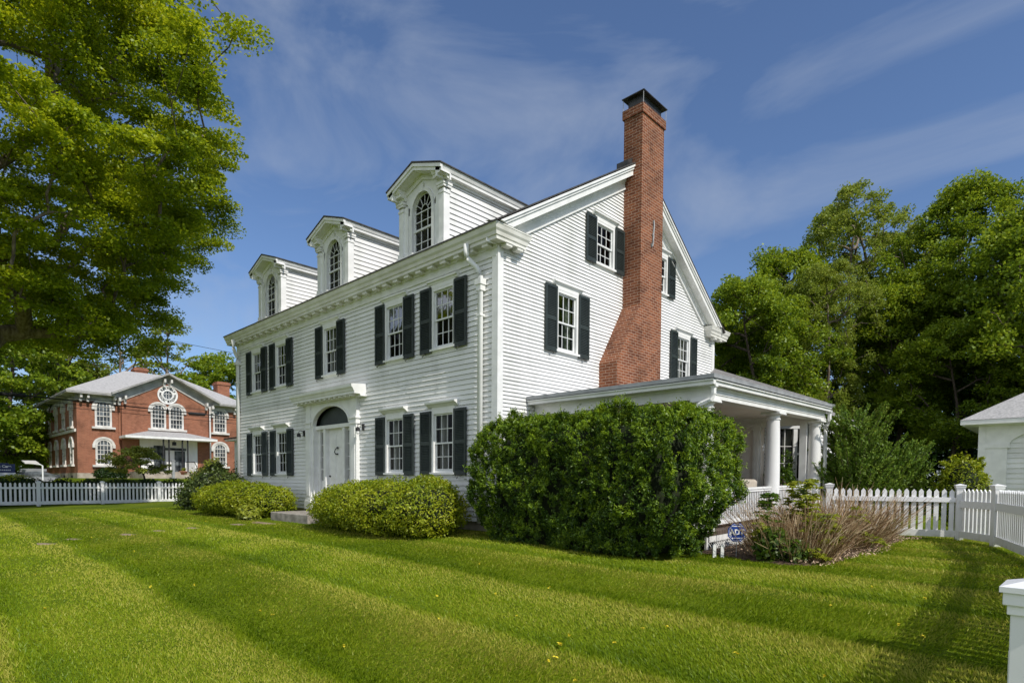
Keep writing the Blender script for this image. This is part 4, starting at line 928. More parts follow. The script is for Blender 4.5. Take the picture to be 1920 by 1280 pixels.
# garden fence beside the porch
gf = thing('picket_fence', 'white picket fence with capped posts closing the garden beside the porch', 'fence', (6.78, 6.92, 0), 0, 'white picket fences')
path = [(4.48, 6.22), (6.78, 6.92), (7.46, 5.89), (8.26, 2.7), (8.46, -.3), (8.56, -3.3), (8.47, -6.02)]
for i, (x, y) in enumerate(path):
    nx, ny = path[min(i + 1, len(path) - 1)]; px_, py_ = path[max(0, i - 1)]
    post_mesh(1.17, .068, True).build('post', 'fence', gf, (x - 6.78, y - 6.92, gz(x, y)), math.atan2(ny - py_, nx - px_) if i not in (1, 2) else math.atan2(py_ - y, px_ - x), bevel=.004)
for k_, ((xa, ya), (xb, yb)) in enumerate(zip(path, path[1:])):
    L = math.hypot(xb - xa, yb - ya); d_ = gz(xb, yb) - gz(xa, ya)
    panel_mesh(L, 1.07, .085 if k_ == 0 else .092, .048 if k_ == 0 else .044, True, d_, .10 if k_ == 0 else .14, .74 if k_ == 0 else .64).build('picket_panel', 'fence', gf, (xa - 6.78, ya - 6.92, gz(xa, ya)), math.atan2(yb - ya, xb - xa))

# ------------------------------------------------------------------ shrubs
def blob(name, blobs, m, parent, rough=.12, seed=0, loc=(0, 0, 0)):
    """solid twiggy inside of a shrub, near-black so gaps read as deep shade"""
    bm = bmesh.new()
    for (cx, cy, cz, rx, ry, rz) in blobs:
        r = bmesh.ops.create_icosphere(bm, subdivisions=3, radius=1)
        for v in r['verts']:
            k = 1 + rough * noise.noise(v.co * 2.2 + Vector((cx + seed, cy, cz)))
            v.co = Vector((cx + v.co.x * rx * k, cy + v.co.y * ry * k, cz + v.co.z * rz * k))
    me = bpy.data.meshes.new(name); bm.to_mesh(me); bm.free(); me.materials.append(M[m])
    o = bpy.data.objects.new(name, me); COL.objects.link(o); o.parent = parent; o.location = loc; return o
def shrub(name, label, loc, blobs, n, L, W, lm, seed, cat='shrub', group=None, up=.5, outw=.9, jit=.75, rag=.14, depth=.28, twig=None, nf=3.0):
    rg = np.random.default_rng(seed); t = thing(name, label, cat, loc, 0, group)
    vol = np.array([b[3] * b[4] + b[4] * b[5] + b[3] * b[5] for b in blobs]); pick = rg.choice(len(blobs), n, p=vol / vol.sum())
    B = np.array(blobs)[pick]; d = rg.normal(size=(n, 3)); d /= np.linalg.norm(d, axis=1, keepdims=True)
    k = np.array([1 + rag * noise.noise(Vector(q * nf) + Vector((seed, b[0], b[1]))) + rag * .7 * noise.noise(Vector(q * nf * 3.1) + Vector((seed, b[1], b[0]))) for q, b in zip(d, B)])
    rr = k * (1 - depth * rg.random(n) ** 1.6)
    C = B[:, :3] + d * B[:, 3:] * rr[:, None]
    C = C[C[:, 2] > -.02]; d = d[: len(C)] if len(C) == n else d[(B[:, 2] + d[:, 2] * B[:, 5] * rr) > -.02]
    nr = d * outw + rg.normal(scale=jit, size=C.shape); nr[:, 2] += up
    V, F = leaf_quads(C, nr, L * rg.uniform(.6, 1.3, len(C)), W * rg.uniform(.6, 1.3, len(C)), rg=rg)
    np_mesh('foliage', V, F, lm, t)
    blob('shaded_core', [(b[0], b[1], b[2], b[3] * .80, b[4] * .80, b[5] * .80) for b in blobs], 'core', t, seed=seed)
    return t
# clipped yew: a box of upright sprigs
def yew(label, loc, hx, hy, H, seed):
    rg = np.random.default_rng(seed); t = thing('yew_hedge', label, 'hedge', loc)
    n = 19000; f = rg.random(n); u, v = rg.random(n), rg.random(n)
    C = np.empty((n, 3)); nr = np.zeros((n, 3))
    ar = np.array([2 * hx * H, 2 * hx * H * .6, 2 * hy * H, 2 * hy * H * .7, 4 * hx * hy]); cum = np.cumsum(ar) / ar.sum(); face = np.searchsorted(cum, f)
    for k in range(5):
        s = face == k
        if k == 0: C[s] = np.stack([(2 * u[s] - 1) * hx, -hy + 0 * u[s], v[s] * H], 1); nr[s] = (0, -1, 0)
        if k == 1: C[s] = np.stack([(2 * u[s] - 1) * hx, hy + 0 * u[s], v[s] * H], 1); nr[s] = (0, 1, 0)
        if k == 2: C[s] = np.stack([hx + 0 * u[s], (2 * u[s] - 1) * hy, v[s] * H], 1); nr[s] = (1, 0, 0)
        if k == 3: C[s] = np.stack([-hx + 0 * u[s], (2 * u[s] - 1) * hy, v[s] * H], 1); nr[s] = (-1, 0, 0)
        if k == 4: C[s] = np.stack([(2 * u[s] - 1) * hx, (2 * v[s] - 1) * hy, H + 0 * u[s]], 1); nr[s] = (0, 0, 1)
    # round the edges, belly the sides, tuck in the foot, then push lumps in and out
    def shape(C):
        C = C.copy(); q = np.stack([np.abs(C[:, 0]) / hx, np.abs(C[:, 1]) / hy, np.maximum(0, C[:, 2] / H * 2 - 1)], 1)
        L = (q ** 11).sum(1) ** (1 / 11); s = 1 / np.maximum(L, .6)
        C[:, :2] *= np.where(L > 1, s, 1)[:, None]; C[:, 2] *= np.where(L > 1, s ** .7, 1)
        t = C[:, 2] / H; bel = .965 + .05 * np.sin(np.pi * np.clip(t, 0, 1) ** .8); bel *= np.where(t < .42, .80 + .20 * (t / .42), 1)
        C[:, :2] *= bel[:, None]
        C[:, 2] *= (1 - .05 * np.clip((-C[:, 0] - hx * .35) / hx, 0, 1))
        return C
    C = shape(C)
    lum = np.array([.17 * noise.noise(Vector(c) * 1.35 + Vector((seed, 0, 0))) + .15 * noise.noise(Vector(c) * 3.4) + .09 * noise.noise(Vector(c) * 8) for c in C])
    hole = np.array([noise.noise(Vector(c) * 5.2 + Vector((9, 2, seed))) + .6 * noise.noise(Vector(c) * 11) for c in C])
    C += nr * (lum + .05 * np.clip(hole, -1, 1))[:, None]
    kp = hole > -.25; C, nr, lum, hole = C[kp], nr[kp], lum[kp], hole[kp]; n = len(C)
    per = 18; m_ = n * per
    C2 = np.repeat(C, per, 0); N2 = np.repeat(nr, per, 0)
    shoot = np.repeat(nr * .65 + rg.normal(scale=.38, size=(n, 3)) + np.array([0, 0, .75]), per, 0); shoot /= np.linalg.norm(shoot, axis=1, keepdims=True)
    tt = rg.random(m_)[:, None]; ln = np.repeat(rg.uniform(.05, .15, n) * np.where(rg.random(n) < .06, 1.7, 1), per)[:, None]
    C2 = C2 + shoot * tt * ln + rg.normal(scale=.014, size=(m_, 3))
    az = shoot * .5 + rg.normal(scale=.75, size=(m_, 3)); nn = rg.normal(scale=.8, size=(m_, 3)) + N2 * .7; nn[:, 2] += .5
    ll, lw = rg.uniform(.030, .060, m_), rg.uniform(.012, .021, m_)
    new = (np.repeat(hole + .5 * (C[:, 2] / H) + .25 * rg.normal(size=n), per) > .50) & (tt[:, 0] > .25)  # paler tips towards the top: new growth with sunlit brightness put into its colour
    for sel, nm, mt in ((~new, 'foliage', 'yew'), (new, 'lit_new_growth', 'yewtip')):
        V, F = leaf_quads(C2[sel], nn[sel], ll[sel], lw[sel], az=az[sel], rg=rg); np_mesh(nm, V, F, mt, t)
    bm = bmesh.new(); bmesh.ops.create_cube(bm, size=1); bmesh.ops.subdivide_edges(bm, edges=bm.edges, cuts=14, use_grid_fill=True)
    co = shape(np.array([(v.co.x * 2 * hx, v.co.y * 2 * hy, (v.co.z + .5) * H) for v in bm.verts]))
    for v, c in zip(bm.verts, co): k = .78 + .06 * noise.noise(Vector(c) * 1.4 + Vector((seed, 0, 0))); v.co = Vector((c[0] * k, c[1] * k, c[2] * .93))
    me = bpy.data.meshes.new('shaded_core'); bm.to_mesh(me); bm.free(); me.materials.append(M['core']); o = bpy.data.objects.new('shaded_core', me); COL.objects.link(o); o.parent = t
    return t
yew('tall dark green clipped yew hedge hiding the porch front', (2.42, -.06, -.16), 2.2, .93, 2.17, 5)
B = lambda *a: a
shrub('rounded_shrub', 'wide yellow-green mounded shrub between the front door and the dark yew', (-2.4, -1.25, -.1),
      [B(-1.45, .05, .42, .85, .8, .48), B(-.7, 0, .5, 1.0, .95, .56), B(.2, -.12, .52, 1.05, 1.0, .56), B(1.0, -.15, .52, 1.0, 1.0, .60), B(1.75, -.05, .50, .75, .9, .58), B(1.25, .4, .8, .6, .5, .4)], 68000, .056, .028, 'bright', 31, group='yellow-green shrubs under the front windows', rag=.2, nf=4)
shrub('rounded_shrub', 'low yellow-green mounded shrub left of the granite step', (-9.6, -1.15, -.1),
      [B(-1.3, -.2, .42, .95, .85, .50), B(-.4, -.1, .5, 1.0, .9, .52), B(.6, 0, .48, 1.0, .85, .52), B(1.35, .1, .45, .75, .7, .46)], 48000, .058, .03, 'bright', 32, group='yellow-green shrubs under the front windows', rag=.2, nf=4)
shrub('lime_plant', 'small lime-leaved plant at the foot of the low shrub by the step', (-8.0, -1.75, -.1), [B(0, 0, .12, .42, .28, .24)], 900, .12, .085, 'hosta', 33, cat='plant', rag=.3)
shrub('dark_shrub', 'loose dark olive shrub at the far corner of the house', (-13.3, -.75, -.12),
      [B(-1.2, -.1, .45, .9, .8, .55), B(-.2, 0, .7, 1.0, .8, .75), B(.7, .1, .6, .8, .7, .65), B(-.5, .3, .9, .7, .6, .5)], 16000, .12, .05, 'rhodo', 34, rag=.45, nf=4, depth=.4)
shrub('dark_shrub', 'narrow dark evergreen bush against the low wing window', (-14.3, .75, -.1), [B(0, 0, 1.0, .55, .45, 1.05), B(.35, .1, 1.2, .4, .4, .9)], 9000, .09, .035, 'yew', 35, rag=.4)
shrub('russet_shrub', 'thin russet shrub behind the dark olive shrub', (-18.9, 1.0, -.1), [B(0, 0, .9, .6, .6, .7), B(.2, .1, 1.5, .45, .45, .45), B(-.7, -.2, .8, .5, .5, .6)], 4200, .12, .06, 'russet', 36, rag=.5, depth=.6)
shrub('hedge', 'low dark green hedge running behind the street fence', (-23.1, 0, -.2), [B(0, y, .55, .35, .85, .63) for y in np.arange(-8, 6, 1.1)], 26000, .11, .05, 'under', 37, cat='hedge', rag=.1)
shrub('hedge', 'bright green clipped hedge above the street fence, below the blue sign', (-24.6, 0, -.2), [B(0, y, .65, .5, .9, .68) for y in (-9.5, -8.3, -7.1, -5.9, -5.0)], 16000, .10, .05, 'bright', 38, cat='hedge', rag=.1)
# junipers: ragged sprays rising outward
def juniper(label, loc, H, Rr, n, seed, m='juniper', name='juniper', group=None, per=170):
    rg = np.random.default_rng(seed); t = thing(name, label, 'shrub', loc, 0, group); segs = []; rads = []; C = []; A = []
    for i in range(n):
        az = rg.uniform(0, 2 * np.pi); z0 = H * .75 * rg.random() ** 1.2; out = Rr * (1.05 - .5 * z0 / H) * rg.uniform(.55, 1.1); z1 = min(z0 + out * rg.uniform(.7, 1.5), H * 1.05)
        p0 = np.array([0, 0, z0]); p1 = np.array([math.cos(az) * out, math.sin(az) * out, z1]); segs.append((p0, p1)); rads.append((.018, .005))
        tt = rg.uniform(.25, 1.03, per)[:, None]; q = p0 + (p1 - p0) * tt + rg.normal(scale=.055, size=(per, 3)) * (1.3 - tt)
        C.append(q); A.append(np.repeat((p1 - p0)[None] / np.linalg.norm(p1 - p0), per, 0) + rg.normal(scale=.45, size=(per, 3)) + (0, 0, .2))
    C = np.concatenate(C); A = np.concatenate(A)
    V, F = leaf_quads(C, rg.normal(size=C.shape) + (0, 0, .4), rg.uniform(.06, .13, len(C)), rg.uniform(.018, .035, len(C)), az=A, rg=rg); np_mesh('foliage', V, F, m, t)
    segs.append((np.zeros(3), np.array([0, 0, H * .8]))); rads.append((.06, .015))
    V, F = tubes_np(segs, rads); np_mesh('stem', V, F, 'darkbark', t); return t
juniper('tall ragged juniper at the far corner of the porch', (4.55, 7.9, -.1), 2.9, 1.1, 230, 41, group='junipers beside the porch')
juniper('lower spreading juniper behind the garden fence', (4.9, 9.6, -.1), 2.05, 1.15, 190, 42, group='junipers beside the porch')
juniper('small golden-tipped evergreen behind the fence corner', (6.55, 9.2, -.1), 1.85, .55, 110, 43, 'bright', 'golden_evergreen')
shrub('golden_shrub', 'bushy yellow-green evergreen in front of the white outbuilding', (6.6, 9.0, -.1), [B(0, 0, .9, .42, .45, .85), B(.25, .1, .7, .35, .4, .7), B(-.22, .05, .75, .3, .4, .7)], 8000, .07, .03, 'bright', 44, rag=.3)

# bed plants: bare brown stalks, fresh green stems, herb clump
def stalks(label, loc, n, Rx, Ry, h, fan, seed):
    rg = np.random.default_rng(seed); segs = []; rads = []
    for i in range(n):
        a = rg.uniform(0, 2 * np.pi); q = rg.random() ** .5; x, y = q * Rx * math.cos(a), q * Ry * math.sin(a); hh = h * rg.uniform(.5, 1.12)
        lx, ly = fan * x / Rx + rg.normal(scale=.16), fan * y / Ry + rg.normal(scale=.16)
        p = np.array([x, y, gz(loc[0] + x, loc[1] + y) - loc[2]]); v = np.array([lx, ly, 1.0]); v /= np.linalg.norm(v); k = 3
        for s in range(k):
            v2 = v + rg.normal(scale=.09, size=3); v2[2] -= .05 * s; q2 = p + v2 * hh / k; segs.append((p, q2)); rads.append((.0065 - .0014 * s, .0065 - .0014 * (s + 1))); 
            if s > 0 and rg.random() < .8:
                b = v2 + rg.normal(scale=.4, size=3); segs.append((p, p + b * hh * rg.uniform(.12, .3))); rads.append((.0035, .002))
            p = q2; v = v2
    t = thing('dry_stalks', label, 'plant', loc, 0, 'dry brown stalks in the planting bed'); V, F = tubes_np(segs, rads); np_mesh('stalk', V, F, 'bare', t); return t
stalks('clump of bare brown stalks nearest the lawn, in front of the lattice', (5.42, 1.1, -.15), 430, .58, .55, .95, .7, 51)
stalks('wide mass of bare brown stalks leaning along the garden fence', (5.25, 3.9, -.15), 1050, .72, 1.9, 1.05, .85, 52)
def leafy(label, loc, H, Rr, n, seed, m='hosta', L=.13):
    rg = np.random.default_rng(seed); t = thing('leafy_plant', label, 'plant', loc, 0, 'fresh green plants among the dry stalks'); segs = []; C = []; A = []
    for i in range(n):
        a = rg.uniform(0, 2 * np.pi); z = H * rg.uniform(.4, 1.0); r0 = Rr * (1.1 - .6 * z / H) * rg.uniform(.4, 1); q = np.array([math.cos(a) * r0, math.sin(a) * r0, z - r0 * .15])
        segs.append((np.array([0, 0, z * .85]), q))
        for k in range(7): an = a + (k - 3) * .5; C.append(q + np.array([math.cos(an), math.sin(an), -.35]) * L * .42); A.append((math.cos(an), math.sin(an), -.35))
    segs.append((np.zeros(3), np.array([0, 0, H * .9]))); C = np.array(C); A = np.array(A)
    nr = rg.normal(scale=.3, size=C.shape); nr[:, 2] += 1
    V, F = leaf_quads(C, nr, L * rg.uniform(.8, 1.2, len(C)), L * .5, az=A, rg=rg); np_mesh('leaves', V, F, m, t)
    V, F = tubes_np(segs, [(.006, .003)] * len(segs)); np_mesh('stem', V, F, 'herb', t); return t
leafy('tall fresh green stem before the near porch column', (5.03, 1.06, -.15), 1.0, .24, 34, 61, 'herb', .12)
leafy('tallest layered yellow-green plant before the porch railing', (5.34, 1.72, -.15), 1.24, .36, 64, 62, 'hosta', .13)
leafy('drooping lime-yellow plant in the middle of the bed', (5.78, 1.22, -.15), .70, .33, 46, 63, 'hosta', .14)
leafy('small yellow-leaved stem deep in the brown stalks by the fence', (5.80, 3.03, -.15), .80, .22, 9, 64, 'hosta', .13)
leafy('low yellow-leaved plant at the front edge of the bed', (5.78, .75, -.17), .22, .25, 14, 65, 'hosta', .11)
leafy('lime shoot beside the round blue sign', (5.10, .58, -.15), .56, .14, 12, 66, 'hosta', .11)
leafy('low lime plant at the fence end of the bed', (6.0, 3.2, -.15), .28, .3, 16, 67, 'hosta', .10)
shrub('herb_clump', 'dark green leafy clump at the lawn corner of the bed', (5.26, .62, -.18), [B(0, 0, .2, .25, .25, .27), B(.3, .05, .14, .22, .2, .18)], 1200, .09, .06, 'herb', 68, cat='plant', rag=.3)

# ------------------------------------------------------------------ security sign
sg = thing('yard_sign', 'round blue security sign on a thin stake by the lattice', 'sign', (4.72, .62, gz(4.72, .62)), R(46))
def font_mesh(body, size, name, mname, parent, loc, rot, ext=.004):
    cu = bpy.data.curves.new(name, 'FONT'); cu.body = body; cu.size = size; cu.extrude = ext; cu.align_x = 'CENTER'; cu.align_y = 'CENTER'; cu.offset = size * .035
    tmp = bpy.data.objects.new(name, cu); me = bpy.data.meshes.new_from_object(tmp); bpy.data.objects.remove(tmp)
    me.materials.clear(); me.materials.append(M[mname]); o = bpy.data.objects.new(name, me); COL.objects.link(o); o.parent = parent; o.location = loc; o.rotation_euler = rot; return o
mb = MB(); oc = [(.155 * math.cos(R(22.5 + 45 * k)), .155 * math.sin(R(22.5 + 45 * k))) for k in range(8)]
mb.prism([(a, -.006, .40 + b) for a, b in oc], (0, .012, 0)); mb.build('sign_plate', 'blue', sg)
mb = MB()
for k in range(8):
    a, b = oc[k], oc[(k + 1) % 8]; f = .90; g_ = .865
    mb.prism([(a[0] * f, -.008, .40 + a[1] * f), (b[0] * f, -.008, .40 + b[1] * f), (b[0] * g_, -.008, .40 + b[1] * g_), (a[0] * g_, -.008, .40 + a[1] * g_)], (0, .0015, 0))
mb.box(-.075, .075, -.009, -.0065, .49, .503); mb.box(-.1, -.092, -.009, -.0065, .33, .47); mb.build('border', 'white', sg)
t_ = font_mesh('ADT', .105, 'lettering', 'white', sg, (-.004, -.010, .40), (R(90), 0, 0)); t_.scale = (1.1, 1.15, 1)
mb = MB()
for k in range(5): mb.box(-.08 + k * .034, -.08 + k * .034 + .022, -.009, -.0065, .30, .318)
mb.build('small_print', 'white', sg)
mb = MB(); mb.tube([(0, .008, -.2), (0, .008, .42)], .006, 5); mb.build('stake', 'metal', sg)
# marker stakes beside the hedge foot
for i, (x, y, l) in enumerate(((4.47, .38, 'short white wooden stake at the right foot of the yew hedge'), (4.56, .46, 'short white wooden stake just left of the blue sign'))):
    mb = MB(); mb.box(-.025, .025, -.012, .012, -.1, .19); mb.prism([(-.025, -.012, .19), (.025, -.012, .19), (0, -.012, .215)], (0, .024, 0)); tag(mb.build('garden_stake', 'paint', None, (x, y, gz(x, y)), R(46)), l, 'stake')
# ------------------------------------------------------------------ brick building across the street
bk = thing('brick_building', 'two-storey red brick building with white arched windows and a gabled front across the street', 'building')
XF, XP, YA, YB, XB = -46.8, -46.5, 1.07, 13.35, -60.8
P0_, P1_ = 3.96, 10.44
mb = MB(); mb.box(XB, XF, YA, YB, 1.38, 7.55); mb.build('wall', 'brick_far', bk)
mb = MB(); ym = (P0_ + P1_) / 2
mb.prism([(XF + .002, P0_, 1.38), (XF + .002, P1_, 1.38), (XF + .002, P1_, 7.3), (XF + .002, ym, 9.1), (XF + .002, P0_, 7.3)], (XP - XF, 0, 0)); mb.build('gable_wall', 'brick_far', bk)
mb = MB(); mb.box(XB - .03, XF + .04, YA - .04, YB + .04, -.6, 1.379); mb.box(XF, XP + .04, P0_ - .04, P1_ + .04, .3, 1.379); mb.build('foundation', 'foundation', bk)
mb = MB()                                   # hip roof with a wide eave, and the front gable roof
e = .75; ze = 7.62; x0, x1, y0, y1 = XB - e, XF + e, YA - e, YB + e
rx0, rx1, ry0, ry1, rz = -57, -50.8, 5.2, 9.2, 10.2
base = [(x0, y0, ze), (x1, y0, ze), (x1, y1, ze), (x0, y1, ze)]; top = [(rx0, ry0, rz), (rx1, ry0, rz), (rx1, ry1, rz), (rx0, ry1, rz)]
for i in (0, 2, 3): j = (i + 1) % 4; mb.face((base[i], base[j], top[j], top[i])); mb.face((base[i], base[j], (base[j][0], base[j][1], ze - .12), (base[i][0], base[i][1], ze - .12)))
mb.face(top)
pl = lambda t: (x1 + (rx1 - x1) * t, ze + (rz - ze) * t)                # the front slope breaks round the gable
ya_, yb_ = P0_ - .28, P1_ + .28; ta, tb = (ya_ - y0) / (ry0 - y0), (y1 - yb_) / (y1 - ry1); tn = (x1 - XP) / (x1 - rx1)
ha, hb2 = (pl(ta)[0], ya_, pl(ta)[1]), (pl(tb)[0], yb_, pl(tb)[1])
mb.face(((x1, y0, ze), (x1, ya_, ze), ha)); mb.face(((x1, yb_, ze), (x1, y1, ze), hb2))
mb.face(((pl(tn)[0], ya_, pl(tn)[1]), (pl(tn)[0], yb_, pl(tn)[1]), hb2, top[2], top[1], ha))
for a_, b_ in ((y0, ya_), (yb_, y1)): mb.face(((x1, a_, ze), (x1, b_, ze), (x1, b_, ze - .12), (x1, a_, ze - .12)))
gx = XP + .75
for s in (-1, 1): mb.prism([(gx, ym + s * 4.02, 7.60), (gx, ym, 9.62), (gx, ym, 9.70), (gx, ym + s * 4.02, 7.68)], (-5.2, 0, 0))
mb.build('roof', 'slate', bk)
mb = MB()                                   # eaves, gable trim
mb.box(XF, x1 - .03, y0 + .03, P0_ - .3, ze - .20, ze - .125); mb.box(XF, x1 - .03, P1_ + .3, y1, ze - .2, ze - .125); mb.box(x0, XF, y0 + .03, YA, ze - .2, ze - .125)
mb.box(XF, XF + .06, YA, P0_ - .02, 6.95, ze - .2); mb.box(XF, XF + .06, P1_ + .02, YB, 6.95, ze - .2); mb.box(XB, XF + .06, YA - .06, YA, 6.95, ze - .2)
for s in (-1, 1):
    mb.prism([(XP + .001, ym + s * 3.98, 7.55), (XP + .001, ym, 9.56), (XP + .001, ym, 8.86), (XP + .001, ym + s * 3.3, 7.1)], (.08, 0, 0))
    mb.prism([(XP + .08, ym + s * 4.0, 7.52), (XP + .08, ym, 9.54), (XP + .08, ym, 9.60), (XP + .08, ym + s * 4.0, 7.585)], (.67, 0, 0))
mb.build('eave', 'shadetrim', bk)
br = MB(); br.box(0, .5, -.07, .07, .35, .62); br.box(0, .28, -.07, .07, 0, .35); b0 = br.build('bracket', 'agedtrim', bk, (XF + .06, 1.3, 6.78))
for y in (1.75, 3.5, 10.8, 12.7, 13.1): dup(b0, bk, (XF + .06, y, 6.78))
for y, z in ((3.75, 6.7), (4.15, 6.9), (ym - .25, 8.55), (ym + .25, 8.55), (10.2, 6.9), (10.65, 6.7)): dup(b0, bk, (XP + .08, y, z))
mb = MB(); mb.tube([(XP + .1, P1_ + .1, 7.3), (XP + .1, P1_ + .1, .9)], .06, 6); mb.build('downspout', 'paint', bk)
mb = MB(); mb.tube([(XF + .1, P0_ - .12, 7.3), (XF + .1, P0_ - .12, .9)], .05, 6); mb.build('downspout', 'clay', bk)
def bwin(w, h, up=True):
    """arched window: frame, hood, sill; base at the sill, arch springs at h - w/2"""
    mb = MB(); hw = w / 2; s = h - hw * .9; t = .14
    for a in (-1, 1):
        p, q = sorted((a * hw, a * (hw - t))); mb.box(0.0, .07, p, q, 0, s)
        p, q = sorted((a * (hw + .02), a * (hw + .20))); mb.box(.0, .14, p, q, s - .22, s + .08)
    n = 16; ro, ri = hw, hw - t
    for k in range(n):
        a, b = math.pi * k / n, math.pi * (k + 1) / n
        for (r1, r2, d0, d1) in ((ri, ro, 0, .07), (ro, ro + .17, 0, .12)):
            mb.prism([(d0, r1 * math.cos(a), s + r1 * .9 * math.sin(a)), (d0, r2 * math.cos(a), s + r2 * .9 * math.sin(a)), (d0, r2 * math.cos(b), s + r2 * .9 * math.sin(b)), (d0, r1 * math.cos(b), s + r1 * .9 * math.sin(b))], (d1 - d0, 0, 0))
    mb.box(0, .2, -hw - .22, hw + .22, -.16, 0); mb.box(0, .07, -hw + t, hw - t, 0, .1)
    mb.box(0, .06, -hw + t, hw - t, s * .52, s * .52 + .07)
    for k in (-1, 0, 1): mb.box(.012, .04, k * hw * .42 - .018, k * hw * .42 + .018, .1, s + hw * .7 * (1 if k == 0 else .85))
    for z in (.28, .76): mb.box(.012, .04, -hw + t, hw - t, s * z - .018, s * z + .018)
    mb.box(.012, .05, -hw + t, hw - t, s - .03, s + .03)
    o = mb.build('window', 'agedtrim', bk)
    g = MB(); g.face([(.006, y, z) for y, z in [(-hw, 0), (hw, 0)] + [(hw * math.cos(math.pi * k / n), s + hw * .9 * math.sin(math.pi * k / n)) for k in range(n + 1)]]); g.build('pane', 'glass_far', o)
    return o
m, nt, out = mat('dim_pane'); p = N(nt, 'ShaderNodeBsdfPrincipled', i_Roughness=.12); tc = N(nt, 'ShaderNodeTexCoord'); n_ = N(nt, 'ShaderNodeTexNoise', i_Scale=2.2); nt.links.new(tc.outputs['Object'], n_.inputs['Vector']); nt.links.new(ramp(nt, n_.outputs['Fac'], [(.4, (.03, .035, .04)), (.65, (.16, .18, .19))]), p.inputs['Base Color']); nt.links.new(p.outputs[0], out.inputs[0]); M['glass_far'] = m
w0 = bwin(1.12, 2.05); w0.location = (XF, 2.78, 5.0)
dup(w0, bk, (XF, 2.78, 2.02)); dup(w0, bk, (XF, 11.48, 5.08)); dup(w0, bk, (XF, 11.48, 2.1)); dup(w0, bk, (XP, 6.54, 5.1)); dup(w0, bk, (XP, 7.88, 5.1))
sw = [-48.7, -51.8, -55.0, -58.2]
for x in sw:
    for z in (2.05, 5.0): dup(w0, bk, (x, YA, z), R(-90))
mb = MB(); mb.box(XB, XF - .3, YA - .12, YA, 4.55, 4.78); mb.build('belt_course', 'agedtrim', bk)
for x in sw: mb = MB(); mb.box(x - .35, x + .35, YA - .05, YA, .65, 1.2); mb.build('cellar_window', 'interior', bk)
# round window with its lettered rim
mb = MB(); n = 40
for k in range(n):
    a, b = 2 * math.pi * k / n, 2 * math.pi * (k + 1) / n
    for r1, r2, d in ((.34, .42, .12), (.42, .70, .06), (.70, .76, .10)):
        mb.prism([(XP, ym + .05 + r1 * math.cos(a), 7.93 + r1 * math.sin(a)), (XP, ym + .05 + r2 * math.cos(a), 7.93 + r2 * math.sin(a)), (XP, ym + .05 + r2 * math.cos(b), 7.93 + r2 * math.sin(b)), (XP, ym + .05 + r1 * math.cos(b), 7.93 + r1 * math.sin(b))], (d, 0, 0))
for q in (-.1, .1): mb.box(XP + .01, XP + .05, ym + .05 + q - .015, ym + .05 + q + .015, 7.62, 8.24)
mb.box(XP + .01, XP + .05, ym - .28, ym + .38, 8.0, 8.03)
med = mb.build('round_window', 'trim', bk)
g_ = MB(); g_.face([(XP + .008, ym + .05 + .35 * math.cos(2 * math.pi * k / n), 7.93 + .35 * math.sin(2 * math.pi * k / n)) for k in range(n)]); g_.build('pane', 'glass_far', med)
V = []; F = []
def letters(txt, a0, a1, flip, size):
    for i, c in enumerate(txt):
        if c == ' ': continue
        an = R(a0 + (a1 - a0) * i / (len(txt) - 1))
        cu = bpy.data.curves.new('l', 'FONT'); cu.body = c; cu.size = size; cu.align_x = 'CENTER'; cu.align_y = 'CENTER'; cu.extrude = .012; cu.offset = .006
        tmp = bpy.data.objects.new('l', cu); me = bpy.data.meshes.new_from_object(tmp); bpy.data.objects.remove(tmp)
        rot = an - math.pi / 2 if not flip else an + math.pi / 2
        cs, sn = math.cos(rot), math.sin(rot); k0 = len(V)
        for v in me.vertices:
            u, w = v.co.x * cs - v.co.y * sn, v.co.x * sn + v.co.y * cs
            V.append((XP + .065 + v.co.z, ym + .05 + .56 * math.cos(an) + u, 7.93 + .56 * math.sin(an) + w))
        for p in me.polygons: F.append([k0 + i for i in p.vertices])
        bpy.data.meshes.remove(me)
letters('BELKNAP', 140, 32, False, .25); letters('MEDICAL BUILDING', 172, 362, True, .22)
lm = MB(); lm.v = V; lm.f = F; lm.build('lettering', 'iron', med)
# entrance: canopy, recess, posts, steps
mb = MB()
yc0, yc1 = 3.75, 10.5
mb.prism([(XP, yc0, 4.16), (XP + 1.9, yc0, 4.16), (XP + 1.9, yc0, 4.34), (XP, yc0, 4.34)], (0, yc1 - yc0, 0)); mb.build('canopy', 'trim', bk)
mb = MB(); b4 = [(XP, yc0, 4.345), (XP + 1.9, yc0, 4.345), (XP + 1.9, yc1, 4.345), (XP, yc1, 4.345)]; t4 = [(XP, yc0 + 2.0, 4.86), (XP + .25, yc0 + 2.0, 4.86), (XP + .25, yc1 - 2, 4.86), (XP, yc1 - 2, 4.86)]
for i in range(4): j = (i + 1) % 4; mb.face((b4[i], b4[j], t4[j], t4[i]))
mb.face(t4); mb.build('canopy_roof', 'slate', bk)
mb = MB(); mb.box(XP, XP + .05, 5.15, 9.5, 1.55, 4.16); mb.box(XP + .05, XP + .12, 5.15, 5.3, 1.55, 4.16); mb.build('entry_wall', 'paint', bk)
mb = MB(); mb.box(XP + .05, XP + .08, 6.15, 7.0, 1.55, 3.7); mb.box(XP + .05, XP + .08, 7.7, 8.5, 1.55, 3.3); mb.box(XP + .05, XP + .09, 5.9, 8.6, 3.35, 3.55); mb.build('entry_door', 'glass_far', bk)
for y in (6.45, 6.85, 7.85, 8.25):
    t = MB(); t.box(XP + 1.55, XP + 1.63, y - .05, y + .05, 1.5, 4.15); t.build('trellis_post', 'iron', bk)
